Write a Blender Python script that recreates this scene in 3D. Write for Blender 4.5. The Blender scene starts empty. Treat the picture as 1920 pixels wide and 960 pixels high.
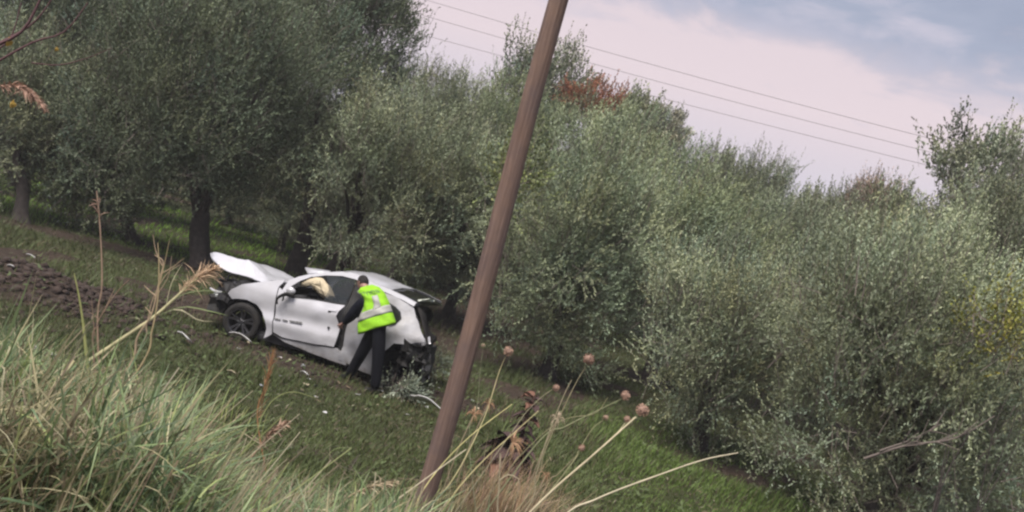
import bpy, bmesh, math, random
import numpy as np
from mathutils import Vector, Matrix, Euler, noise as mnoise
from mathutils.geometry import delaunay_2d_cdt

SC = bpy.context.scene
COL = SC.collection
rng = np.random.default_rng(11)
random.seed(4)
RAD = math.radians

# ------------------------------------------------------------------ camera
FPX = 1700.0                       # focal length in photo pixels (photo is 1920 wide)
ROLL, PITCH, EYE = RAD(15.5), math.atan(64 / FPX), 3.2
_F = np.array([0, math.cos(PITCH), -math.sin(PITCH)])
_u = np.array([0, math.sin(PITCH), math.cos(PITCH)])
_r = np.array([1.0, 0, 0])
_R = math.cos(ROLL) * _r + math.sin(ROLL) * _u
_U = -math.sin(ROLL) * _r + math.cos(ROLL) * _u
_C = np.array([0, 0, EYE])
cam = bpy.data.cameras.new('camera')
cam.sensor_width = 36.0
cam.lens = 36.0 * FPX / 1920
cam.clip_start = 0.05
cam.clip_end = 3000
camo = bpy.data.objects.new('camera', cam)
COL.objects.link(camo)
camo.matrix_world = Matrix(((_R[0], _U[0], -_F[0], 0), (_R[1], _U[1], -_F[1], 0), (_R[2], _U[2], -_F[2], EYE), (0, 0, 0, 1)))
SC.camera = camo


def at(px, py, y):
    """the point seen at photo pixel (px, py) at distance y"""
    d = _F + ((px - 960) * _R - (py - 480) * _U) / FPX
    return _C + d * (y / d[1])


# ------------------------------------------------------------------ sky and light
SUN_EL, SUN_AZ = RAD(60), RAD(212)          # soft light, high behind the viewer's left shoulder
W = bpy.data.worlds.new("World")
SC.world = W
W.use_nodes = True
nt = W.node_tree
nt.nodes.clear()
N = nt.nodes.new
L = nt.links.new


def math_node(tree, op, a, b=None, clamp=False):
    n = tree.nodes.new('ShaderNodeMath')
    n.operation = op
    n.use_clamp = clamp
    for i, v in enumerate((a, b)):
        if v is None:
            continue
        if isinstance(v, (int, float)):
            n.inputs[i].default_value = v
        else:
            tree.links.new(v, n.inputs[i])
    return n.outputs[0]


def ramp(tree, fac, stops, interp='LINEAR'):
    n = tree.nodes.new('ShaderNodeValToRGB')
    n.color_ramp.interpolation = interp
    e = n.color_ramp.elements
    while len(e) < len(stops):
        e.new(0.5)
    for k, (p, c) in enumerate(stops):
        e[k].position = p
        e[k].color = (*c, 1) if len(c) == 3 else c
    tree.links.new(fac, n.inputs[0])
    return n.outputs[0]


def mix(tree, fac, a, b, mode='MIX'):
    n = tree.nodes.new('ShaderNodeMix')
    n.data_type = 'RGBA'
    n.blend_type = mode
    for s, v in ((0, fac), (6, a), (7, b)):
        if isinstance(v, (int, float)):
            n.inputs[s].default_value = v
        elif isinstance(v, tuple):
            n.inputs[s].default_value = (*v, 1) if len(v) == 3 else v
        else:
            tree.links.new(v, n.inputs[s])
    return n.outputs[2]


def noise_tex(tree, vec, scale, detail=4, rough=0.55, dist=0.0):
    n = tree.nodes.new('ShaderNodeTexNoise')
    n.inputs['Scale'].default_value = scale
    n.inputs['Detail'].default_value = detail
    n.inputs['Roughness'].default_value = rough
    n.inputs['Distortion'].default_value = dist
    if vec is not None:
        tree.links.new(vec, n.inputs['Vector'])
    return n.outputs['Fac']


geo = N('ShaderNodeTexCoord')
sep = N('ShaderNodeSeparateXYZ')
L(geo.outputs['Generated'], sep.inputs[0])
zc = math_node(nt, 'MAXIMUM', sep.outputs[2], 0.0)
den = math_node(nt, 'ADD', zc, 0.09)
cx = math_node(nt, 'DIVIDE', sep.outputs[0], den)
cy = math_node(nt, 'DIVIDE', sep.outputs[1], den)
comb = N('ShaderNodeCombineXYZ')
L(cx, comb.inputs[0])
L(cy, comb.inputs[1])
comb.inputs[2].default_value = 5.9
n_big = noise_tex(nt, comb.outputs[0], 0.75, 5, 0.55, 0.25)
n_fine = noise_tex(nt, comb.outputs[0], 2.2, 6, 0.6, 0.4)
# clear pale band low down, blue-grey cloud deck above with ragged lit gaps
base = ramp(nt, zc, [(0.0, (0.60, 0.585, 0.70)), (0.11, (0.66, 0.61, 0.69)), (0.19, (0.80, 0.675, 0.705)), (0.30, (0.76, 0.65, 0.69)), (1.0, (0.56, 0.58, 0.70))])
edge = math_node(nt, 'ADD', math_node(nt, 'MULTIPLY', math_node(nt, 'SUBTRACT', zc, 0.252), 9.0), math_node(nt, 'MULTIPLY', math_node(nt, 'SUBTRACT', n_big, 0.5), 1.5))
edge = math_node(nt, 'ADD', edge, math_node(nt, 'MULTIPLY', math_node(nt, 'SUBTRACT', n_fine, 0.5), 2.0))
cover = ramp(nt, math_node(nt, 'ADD', edge, 0.5), [(0.20, (0, 0, 0)), (0.80, (1, 1, 1))], 'EASE')
deck = ramp(nt, n_fine, [(0.34, (0.34, 0.38, 0.495)), (0.52, (0.395, 0.43, 0.545)), (0.70, (0.60, 0.57, 0.665))])
cloud = mix(nt, cover, base, deck)
b1 = N('ShaderNodeBackground')
L(cloud, b1.inputs[0])
b1.inputs[1].default_value = 0.258
sky = N('ShaderNodeTexSky')
sky.sky_type = 'NISHITA'
sky.sun_disc = False
sky.sun_elevation = SUN_EL
sky.sun_rotation = SUN_AZ
b2 = N('ShaderNodeBackground')
L(sky.outputs[0], b2.inputs[0])
b2.inputs[1].default_value = 0.05
mx = N('ShaderNodeMixShader')
mx.inputs[0].default_value = 0.04
L(b1.outputs[0], mx.inputs[1])
L(b2.outputs[0], mx.inputs[2])
out = N('ShaderNodeOutputWorld')
L(mx.outputs[0], out.inputs[0])

sun = bpy.data.lights.new('sun', 'SUN')
sun.energy = 1.5
sun.angle = RAD(32)
sun.color = (1.0, 0.93, 0.86)
suno = bpy.data.objects.new('sun', sun)
COL.objects.link(suno)
sdir = Vector((math.sin(SUN_AZ) * math.cos(SUN_EL), math.cos(SUN_AZ) * math.cos(SUN_EL), math.sin(SUN_EL)))
suno.rotation_euler = sdir.to_track_quat('Z', 'Y').to_euler()

SC.view_settings.view_transform = 'Standard'
SC.view_settings.look = 'None'
SC.view_settings.exposure = 2.0
SC.view_settings.gamma = 1.0
SC.view_settings.use_curve_mapping = False
SC.cycles.max_bounces = 6
SC.cycles.diffuse_bounces = 3
SC.cycles.transparent_max_bounces = 8
SC.cycles.filter_width = 2.4


# ------------------------------------------------------------------ helpers
def mesh_np(name, V, faces, mats, tint=None, mat_idx=None, smooth=False):
    """V (n,3); faces: list of (m,k) index arrays; tint (n,3) per-vertex colour"""
    me = bpy.data.meshes.new(name)
    V = np.ascontiguousarray(V, dtype=np.float32)
    me.vertices.add(len(V))
    me.vertices.foreach_set('co', V.ravel())
    loops = np.concatenate([f.ravel() for f in faces]).astype(np.int32)
    sizes = np.concatenate([np.full(len(f), f.shape[1], np.int32) for f in faces])
    starts = np.concatenate([[0], np.cumsum(sizes)[:-1]]).astype(np.int32)
    me.loops.add(len(loops))
    me.loops.foreach_set('vertex_index', loops)
    me.polygons.add(len(sizes))
    me.polygons.foreach_set('loop_start', starts)
    if mat_idx is not None:
        me.polygons.foreach_set('material_index', mat_idx.astype(np.int32))
    if smooth:
        me.polygons.foreach_set('use_smooth', np.ones(len(sizes), bool))
    for m in (mats if isinstance(mats, (list, tuple)) else [mats]):
        me.materials.append(m)
    if tint is not None:
        ca = me.color_attributes.new('tint', 'FLOAT_COLOR', 'POINT')
        c4 = np.ones((len(V), 4), np.float32)
        c4[:, :3] = tint
        ca.data.foreach_set('color', c4.ravel())
    me.update(calc_edges=True)
    me.validate()
    return me


def link(name, me, parent=None, kind=None, label=None):
    o = bpy.data.objects.new(name, me)
    COL.objects.link(o)
    if parent is not None:
        o.parent = parent
    if kind:
        o['kind'] = kind
    if label:
        o['label'] = label
    return o


def tag(o, label, cat, group=None):
    o['label'] = label
    o['category'] = cat
    if group:
        o['group'] = group
    return o


def thing(name, label, cat, loc=(0, 0, 0), rot=(0, 0, 0), group=None):
    o = bpy.data.objects.new(name, None)
    o.empty_display_size = 0.2
    COL.objects.link(o)
    o.location = loc
    o.rotation_euler = rot
    return tag(o, label, cat, group)


def bm_obj(name, bm, m, parent=None, smooth=False, **kw):
    me = bpy.data.meshes.new(name)
    bmesh.ops.recalc_face_normals(bm, faces=bm.faces)
    bm.to_mesh(me)
    bm.free()
    for mm in (m if isinstance(m, (list, tuple)) else [m]):
        me.materials.append(mm)
    if smooth:
        me.polygons.foreach_set('use_smooth', np.ones(len(me.polygons), bool))
    return link(name, me, parent, **kw)


def frames(pts):
    """parallel-transport frames along a polyline"""
    pts = np.asarray(pts, float)
    T = np.gradient(pts, axis=0)
    T /= np.linalg.norm(T, axis=1)[:, None] + 1e-9
    ref = np.array([0.0, 0, 1]) if abs(T[0][2]) < 0.9 else np.array([1.0, 0, 0])
    A = np.zeros_like(T)
    a = np.cross(T[0], ref)
    a /= np.linalg.norm(a)
    for i in range(len(T)):
        a = a - T[i] * (a @ T[i])
        a /= np.linalg.norm(a) + 1e-9
        A[i] = a
    return T, A, np.cross(T, A)


def tube_arrays(pts, radii, sides=6, gnarl=0.0, seed=0, base=0):
    pts = np.asarray(pts, float)
    T, A, B = frames(pts)
    ang = np.linspace(0, 2 * math.pi, sides, endpoint=False)
    r = np.asarray(radii, float)[:, None] * np.ones(sides)[None]
    if gnarl:
        g = np.random.default_rng(seed)
        ph = g.uniform(0, 6.28, 4)
        s = np.arange(len(pts))[:, None] * 0.45
        r = r * (1 + gnarl * (np.sin(2 * ang[None] + ph[0] + s) + 0.7 * np.sin(5 * ang[None] + ph[1] - s * 0.7) + 0.5 * np.sin(9 * ang[None] + ph[2] + s * 1.3)) + gnarl * 0.35 * g.normal(size=r.shape))
    V = pts[:, None, :] + A[:, None, :] * (np.cos(ang)[None, :, None] * r[:, :, None]) + B[:, None, :] * (np.sin(ang)[None, :, None] * r[:, :, None])
    V = V.reshape(-1, 3)
    n = len(pts)
    i = np.arange(n - 1)[:, None] * sides
    k = np.arange(sides)[None]
    k2 = (k + 1) % sides
    Fq = np.stack([i + k, i + k2, i + sides + k2, i + sides + k], -1).reshape(-1, 4) + base
    return V, Fq


class Acc:
    """collects tubes / strips into one mesh"""
    def __init__(self):
        self.V, self.Q, self.Tt, self.n = [], [], [], 0

    def add(self, V, Q, tint=(1, 1, 1)):
        self.V.append(V)
        self.Q.append(Q + self.n)
        t = np.asarray(tint, float)
        self.Tt.append(np.broadcast_to(t, (len(V), 3)) if t.ndim == 1 else t)
        self.n += len(V)

    def tube(self, pts, radii, sides=6, tint=(1, 1, 1), gnarl=0, seed=0):
        V, Q = tube_arrays(pts, radii, sides, gnarl, seed)
        self.add(V, Q, tint)

    def build(self, name, m, parent=None, smooth=True, **kw):
        me = mesh_np(name, np.concatenate(self.V), [np.concatenate(self.Q)], m, np.concatenate(self.Tt), smooth=smooth)
        return link(name, me, parent, **kw)


def spline(ctrl, n):
    """Catmull-Rom through control points"""
    P = np.asarray(ctrl, float)
    P = np.vstack([2 * P[0] - P[1], P, 2 * P[-1] - P[-2]])
    m = len(P) - 3
    o = []
    for t in np.linspace(0, m - 1e-6, n):
        i = int(t)
        f = t - i
        a, b, c, d = P[i:i + 4]
        o.append(0.5 * ((2 * b) + (c - a) * f + (2 * a - 5 * b + 4 * c - d) * f * f + (3 * b - 3 * c + d - a) * f ** 3))
    return np.array(o)


def strips(P, Wd, side, tints, fold=0.0):
    """ribbons: P (n,s,3) centre lines, Wd (n,s) widths, side (n,3) width direction"""
    n, s, _ = P.shape
    a = P - side[:, None, :] * Wd[..., None] / 2
    b = P + side[:, None, :] * Wd[..., None] / 2
    V = np.stack([a, b], 2).reshape(-1, 3)
    i = np.arange(n)[:, None] * (2 * s) + np.arange(s - 1)[None] * 2
    Q = np.stack([i, i + 1, i + 3, i + 2], -1).reshape(-1, 4)
    return V, Q, np.repeat(tints, 2 * s, axis=0)


# ------------------------------------------------------------------ materials
def pmat(name, color, rough=0.6, metal=0.0, spec=0.4, noise=None, bump=None, tint=False, coat=0.0, trans=0.0):
    m = bpy.data.materials.new(name)
    m.use_nodes = True
    t = m.node_tree
    p = t.nodes['Principled BSDF']
    p.inputs['Roughness'].default_value = rough
    p.inputs['Metallic'].default_value = metal
    p.inputs['Specular IOR Level'].default_value = spec
    p.inputs['Coat Weight'].default_value = coat
    p.inputs['Base Color'].default_value = (*color, 1)
    co = t.nodes.new('ShaderNodeTexCoord').outputs['Object']
    src = None
    if tint:
        at_ = t.nodes.new('ShaderNodeAttribute')
        at_.attribute_name = 'tint'
        src = mix(t, 1.0, (*color, 1), at_.outputs['Color'], 'MULTIPLY')
    if noise:
        sc, amt, col2 = noise
        f = noise_tex(t, co, sc, 6, 0.62)
        f = math_node(t, 'MULTIPLY', ramp(t, f, [(0.38, (0, 0, 0)), (0.66, (1, 1, 1))]), amt)
        src = mix(t, f, src if src is not None else (*color, 1), (*col2, 1))
    if src is not None:
        t.links.new(src, p.inputs['Base Color'])
    if bump:
        sc, st = bump
        bn = t.nodes.new('ShaderNodeBump')
        bn.inputs['Strength'].default_value = st
        bn.inputs['Distance'].default_value = 0.02
        t.links.new(noise_tex(t, co, sc, 6, 0.6), bn.inputs['Height'])
        t.links.new(bn.outputs[0], p.inputs['Normal'])
    if trans:
        tr = t.nodes.new('ShaderNodeBsdfTranslucent')
        if src is not None:
            t.links.new(src, tr.inputs[0])
        else:
            tr.inputs[0].default_value = (*color, 1)
        ms = t.nodes.new('ShaderNodeMixShader')
        ms.inputs[0].default_value = trans
        t.links.new(p.outputs[0], ms.inputs[1])
        t.links.new(tr.outputs[0], ms.inputs[2])
        t.links.new(ms.outputs[0], t.nodes['Material Output'].inputs[0])
    return m


def leaf_mat(name, top, under):
    m = bpy.data.materials.new(name)
    m.use_nodes = True
    t = m.node_tree
    p = t.nodes['Principled BSDF']
    a = t.nodes.new('ShaderNodeAttribute')
    a.attribute_name = 'tint'
    g = t.nodes.new('ShaderNodeNewGeometry')
    c = mix(t, g.outputs['Backfacing'], (*top, 1), (*under, 1))
    c = mix(t, 1.0, c, a.outputs['Color'], 'MULTIPLY')
    t.links.new(c, p.inputs['Base Color'])
    p.inputs['Roughness'].default_value = 0.65
    p.inputs['Specular IOR Level'].default_value = 0.2
    tr = t.nodes.new('ShaderNodeBsdfTranslucent')
    t.links.new(c, tr.inputs[0])
    ms = t.nodes.new('ShaderNodeMixShader')
    ms.inputs[0].default_value = 0.2
    t.links.new(p.outputs[0], ms.inputs[1])
    t.links.new(tr.outputs[0], ms.inputs[2])
    t.links.new(ms.outputs[0], t.nodes['Material Output'].inputs[0])
    return m


M = {}
M['olive'] = leaf_mat('olive_leaf', (0.180, 0.205, 0.128), (0.225, 0.25, 0.178))
M['broad'] = leaf_mat('broad_leaf', (0.075, 0.085, 0.055), (0.12, 0.13, 0.10))
M['yellowleaf'] = leaf_mat('yellowing_leaf', (0.30, 0.28, 0.05), (0.34, 0.32, 0.10))
M['climber'] = leaf_mat('climber_leaf', (0.15, 0.18, 0.07), (0.2, 0.23, 0.11))
M['rustleaf'] = leaf_mat('rust_leaf', (0.26, 0.10, 0.06), (0.28, 0.14, 0.09))
M['bark'] = pmat('olive_bark', (0.075, 0.062, 0.055), 0.9, noise=(9, 0.8, (0.03, 0.024, 0.022)), bump=(14, 0.9))
M['twig'] = pmat('twig_bark', (0.14, 0.115, 0.10), 0.9)
M['redtwig'] = pmat('reddish_twig', (0.10, 0.05, 0.055), 0.85)
M['blade'] = pmat('reed_blade', (1, 1, 1), 0.55, tint=True, trans=0.2)
M['turf'] = pmat('turf_blade', (1, 1, 1), 0.6, tint=True, trans=0.2)
M['straw'] = pmat('dry_straw', (1, 1, 1), 0.7, tint=True, spec=0.25)
M['wither'] = pmat('withered_leaf', (0.055, 0.032, 0.03), 0.85)
M['wither_rust'] = pmat('withered_rust_leaf', (0.15, 0.075, 0.05), 0.85)
M['clod'] = pmat('soil_clod', (0.055, 0.038, 0.031), 0.95, noise=(6, 0.7, (0.026, 0.018, 0.015)), bump=(22, 0.8))


# ------------------------------------------------------------------ terrain
def sstep(x, a, b):
    t = np.clip((x - a) / (b - a), 0, 1)
    return t * t * (3 - 2 * t)


def vnoise(x, y, s, seed=0):
    """cheap smooth value noise, vectorised"""
    x = np.asarray(x, float) / s + 137.1 * seed
    y = np.asarray(y, float) / s + 71.7 * seed
    xi, yi = np.floor(x), np.floor(y)
    fx, fy = x - xi, y - yi
    fx, fy = fx * fx * (3 - 2 * fx), fy * fy * (3 - 2 * fy)

    def h(a, b):
        v = np.sin(a * 127.1 + b * 311.7) * 43758.5453
        return v - np.floor(v)
    return (h(xi, yi) * (1 - fx) + h(xi + 1, yi) * fx) * (1 - fy) + (h(xi, yi + 1) * (1 - fx) + h(xi + 1, yi + 1) * fx) * fy


def berm(x, y):
    d = ((x + 7.4) / 1.75) ** 2 + ((y - 14.6) / 1.15) ** 2
    return np.exp(-d * 1.2)


def height(x, y):
    x = np.asarray(x, float)
    y = np.asarray(y, float)
    toe = 9.6 - 0.9 * sstep(x, 0, 3) + 0.3 * np.sin(x * 0.7)
    z = 1.5 * (1 - sstep(y, 2.4, toe))
    near = 1 - sstep(y, 30, 70)
    z = z + near * (0.07 * (vnoise(x, y, 2.3, 1) - 0.5) + 0.035 * (vnoise(x, y, 0.6, 2) - 0.5)) * sstep(y, 1, 6)
    b = berm(x, y)
    z = z + b * (0.34 + 0.32 * (vnoise(x, y, 0.45, 3) - 0.4))
    z = z + 0.012 * (vnoise(x, y, 0.22, 8) - 0.5) * near
    return z


def soilness(x, y):
    """bare earth: dug heap, worn strip along the tree row, patches below the crowns"""
    s = np.clip(berm(x, y) * 1.7, 0, 1)
    strip = np.exp(-((y - (21.9 + 0.12 * (x + 8))) / 0.8) ** 2) * sstep(-x, 4.5, 7.5)
    s = np.maximum(s, 0.85 * strip)
    under = sstep(y, 17.6, 21) * (1 - sstep(x, 1.0, 2.5)) * sstep(x, -3.8, -1.8) * (1 - sstep(y, 34, 45)) * 0.8
    s = np.maximum(s, under * np.clip(0.5 + 1.2 * (vnoise(x, y, 1.7, 5) - 0.35), 0, 1))
    rut = np.exp(-((y - 15.25 - 0.1 * x) / 0.75) ** 2) * sstep(x, -5.2, -4.2) * (1 - sstep(x, 0.2, 1.4))
    s = np.maximum(s, 0.75 * rut)
    rut2 = np.exp(-(((x + 5.6) / 1.3) ** 2 + ((y - 16.6) / 1.2) ** 2))
    s = np.maximum(s, 0.8 * rut2)
    s = np.maximum(s, np.exp(-(((x - 4.9) / 0.75) ** 2 + ((y - 15.7) / 1.0) ** 2) * 1.3))
    s = np.maximum(s, 0.75 * np.exp(-(((x - 1.1) / 1.2) ** 2 + ((y - 17.6) / 1.0) ** 2)))
    s = np.maximum(s, 0.9 * sstep(vnoise(x, y, 1.25, 44), 0.66, 0.80) * sstep(y, 9.5, 11))
    rough = vnoise(x, y, 0.5, 6) * 0.5 + vnoise(x, y, 0.17, 7) * 0.4
    return np.clip(s * (0.55 + rough), 0, 1)


def axis(vals):
    return np.unique(np.round(np.concatenate(vals), 3))


gx = axis([np.arange(-14, 14.01, 0.11), np.linspace(14, 60, 60), -np.linspace(14, 60, 60), np.linspace(60, 900, 22), -np.linspace(60, 900, 22)])
gy = axis([np.arange(2, 26.01, 0.11), np.linspace(26, 70, 90), np.linspace(70, 1400, 24), -np.geomspace(1, 300, 12), np.linspace(-1, 2, 5)])
GX, GY = np.meshgrid(gx, gy)
GZ = height(GX, GY)
GV = np.stack([GX, GY, GZ], -1).reshape(-1, 3)
nx = len(gx)
ii = (np.arange(len(gy) - 1)[:, None] * nx + np.arange(nx - 1)[None])
GQ = np.stack([ii, ii + 1, ii + nx + 1, ii + nx], -1).reshape(-1, 4)
so = soilness(GX, GY).ravel()
gcol = np.stack([so, vnoise(GX, GY, 3.1, 9).ravel(), vnoise(GX, GY, 0.8, 10).ravel()], -1)
gm = bpy.data.materials.new('field_ground')
gm.use_nodes = True
t = gm.node_tree
p = t.nodes['Principled BSDF']
p.inputs['Roughness'].default_value = 0.95
p.inputs['Specular IOR Level'].default_value = 0.15
a = t.nodes.new('ShaderNodeAttribute')
a.attribute_name = 'tint'
sp = t.nodes.new('ShaderNodeSeparateColor')
t.links.new(a.outputs['Color'], sp.inputs[0])
co = t.nodes.new('ShaderNodeTexCoord').outputs['Object']
n1 = noise_tex(t, co, 7, 8, 0.65)
n2 = noise_tex(t, co, 38, 6, 0.7)
grass = ramp(t, n2, [(0.3, (0.025, 0.03, 0.014)), (0.55, (0.05, 0.06, 0.024)), (0.75, (0.08, 0.086, 0.04))])
grass = mix(t, math_node(t, 'MULTIPLY', sp.outputs[2], 0.5), grass, (0.054, 0.047, 0.026, 1))
soil = ramp(t, n1, [(0.3, (0.027, 0.019, 0.016)), (0.5, (0.050, 0.037, 0.028)), (0.72, (0.09, 0.067, 0.054))])
fac = ramp(t, math_node(t, 'ADD', sp.outputs[0], math_node(t, 'MULTIPLY', math_node(t, 'SUBTRACT', n1, 0.5), 0.5)), [(0.28, (0, 0, 0)), (0.55, (1, 1, 1))])
t.links.new(mix(t, fac, grass, soil), p.inputs['Base Color'])
bn = t.nodes.new('ShaderNodeBump')
bn.inputs['Strength'].default_value = 0.8
bn.inputs['Distance'].default_value = 0.04
t.links.new(n2, bn.inputs['Height'])
t.links.new(bn.outputs[0], p.inputs['Normal'])
link('ground', mesh_np('ground', GV, [GQ], gm, gcol, smooth=True), kind='structure')


def hz(x, y):
    return float(height(np.array([x]), np.array([y]))[0])


# ------------------------------------------------------------------ turf and soil clods
def turf():
    n = 190000
    u = rng.uniform(0, 1, n)
    y = 1 / (1 / 9.0 - u * (1 / 9.0 - 1 / 36.0))         # denser near
    x = y * rng.uniform(-0.62, 0.62, n) + 0.0
    s = soilness(x, y)
    dens = 0.35 + 0.9 * vnoise(x, y, 1.1, 12) * (0.5 + vnoise(x, y, 0.35, 13))
    keep = (rng.uniform(0, 1, n) > s * 1.15) & (rng.uniform(0, 1, n) < dens)
    x, y = x[keep], y[keep]
    n = len(x)
    z = height(x, y) - 0.01
    h = rng.uniform(0.035, 0.10, n) * (0.6 + 0.9 * vnoise(x, y, 0.9, 14)) * (1 + 0.9 * (vnoise(x, y, 2.2, 15) > 0.6)) * (0.8 + y / 40)
    az = rng.uniform(0, 6.283, n)
    lean = rng.uniform(0.1, 0.9, n)
    d = np.stack([np.cos(az) * lean, np.sin(az) * lean, np.ones(n)], -1)
    P0 = np.stack([x, y, z], -1)
    tt = np.linspace(0, 1, 3)[None, :, None]
    P = P0[:, None] + d[:, None] * (h[:, None, None] * tt)
    P[:, 2, 2] -= h * lean * 0.25
    Wd = (0.006 + 0.00055 * y)[:, None] * np.array([1, 0.8, 0.12])[None]
    sd = np.stack([-np.sin(az + 0.8), np.cos(az + 0.8), np.zeros(n)], -1)
    g = vnoise(x, y, 2.6, 16)[:, None] * 0.8 + vnoise(x, y, 0.6, 17)[:, None] * 0.5
    bright = sstep(y, 21.8, 24.4)[:, None] * sstep(-x, 4.0, 5.5)[:, None] * 2.0 + sstep(x, 1.5, 3)[:, None] * (1 - sstep(y, 17, 20))[:, None] * 0.6  # fresher green patches; the left strip's colour also raised against tree shade
    c = np.array([0.090, 0.116, 0.040]) * (0.5 + g * 0.75) + bright * np.array([0.045, 0.105, 0.0])
    dry = rng.uniform(0, 1, n) < 0.13 + 0.2 * (vnoise(x, y, 1.4, 18) > 0.62)
    c[dry] = np.array([0.11, 0.09, 0.05]) * rng.uniform(0.6, 1.2, (dry.sum(), 1))
    V, Q, T = strips(P, Wd, sd, c * rng.uniform(0.7, 1.3, (n, 1)))
    link('turf', mesh_np('turf', V, [Q], M['turf'], T), kind='stuff')


turf()


def field_litter():
    """fallen olive leaves, bits of straw and broad weed leaves over the grass"""
    g = np.random.default_rng(52)
    n = 9000
    y = 1 / (1 / 9.0 - g.uniform(0, 1, n) * (1 / 9.0 - 1 / 30.0))
    x = y * g.uniform(-0.6, 0.6, n)
    az = g.uniform(0, 6.283, n)
    weed = vnoise(x, y, 1.0, 41) > 0.62
    ln = np.where(weed, g.uniform(0.04, 0.11, n), g.uniform(0.03, 0.09, n)) * (0.7 + y / 40)
    d = np.stack([np.cos(az), np.sin(az), g.uniform(0.0, 0.5, n)], -1)
    z = height(x, y) + g.uniform(0.015, 0.07, n)
    P = np.stack([x, y, z], -1)[:, None] + d[:, None] * (ln[:, None, None] * np.linspace(0, 1, 3)[None, :, None])
    sd = np.stack([-np.sin(az), np.cos(az), g.normal(0, .3, n)], -1)
    w = np.where(weed, 0.45, 0.2) * ln
    c = np.array([(0.19, 0.145, 0.095), (0.11, 0.08, 0.06), (0.25, 0.23, 0.16), (0.065, 0.05, 0.04)])[g.integers(0, 4, n)]
    c[weed] = np.array([0.085, 0.115, 0.043])
    V, Q, T = strips(P, w[:, None] * np.array([.4, 1, .2])[None], sd, c * g.uniform(0.7, 1.25, (n, 1)))
    link('field_litter', mesh_np('field_litter', V, [Q], M['turf'], T), kind='stuff')


field_litter()


def clods():
    V, Q, n0 = [], [], 0
    base = np.array([(sx, sy, sz) for sz in (-1, 1) for sy in (-1, 1) for sx in (-1, 1)], float) * 0.6
    bf = np.array([(0, 2, 3, 1), (4, 5, 7, 6), (0, 1, 5, 4), (2, 6, 7, 3), (0, 4, 6, 2), (1, 3, 7, 5)])
    k = 0
    while k < 2600:
        if k < 2000:
            x, y = rng.normal(-7.3, 1.1), rng.normal(14.6, 0.75)
            r = 0.014 + 0.07 * rng.uniform(0, 1) ** 3.5
        else:
            x, y = rng.uniform(-6.5, 0.5), rng.normal(15.7, 1.2)
            if soilness(np.array([x]), np.array([y]))[0] < 0.3:
                k += 1
                continue
            r = rng.uniform(0.015, 0.045)
        e = Euler(rng.uniform(0, 6, 3)).to_matrix()
        v = (base + rng.normal(0, 0.17, (8, 3))) @ np.array(e) * r * np.array([1.2, 1, 0.8])
        V.append(v + np.array([x, y, hz(x, y) + r * 0.2]))
        Q.append(bf + n0)
        n0 += 8
        k += 1
    link('soil_clods', mesh_np('soil_clods', np.concatenate(V), [np.concatenate(Q)], M['clod']), kind='stuff')


clods()


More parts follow.
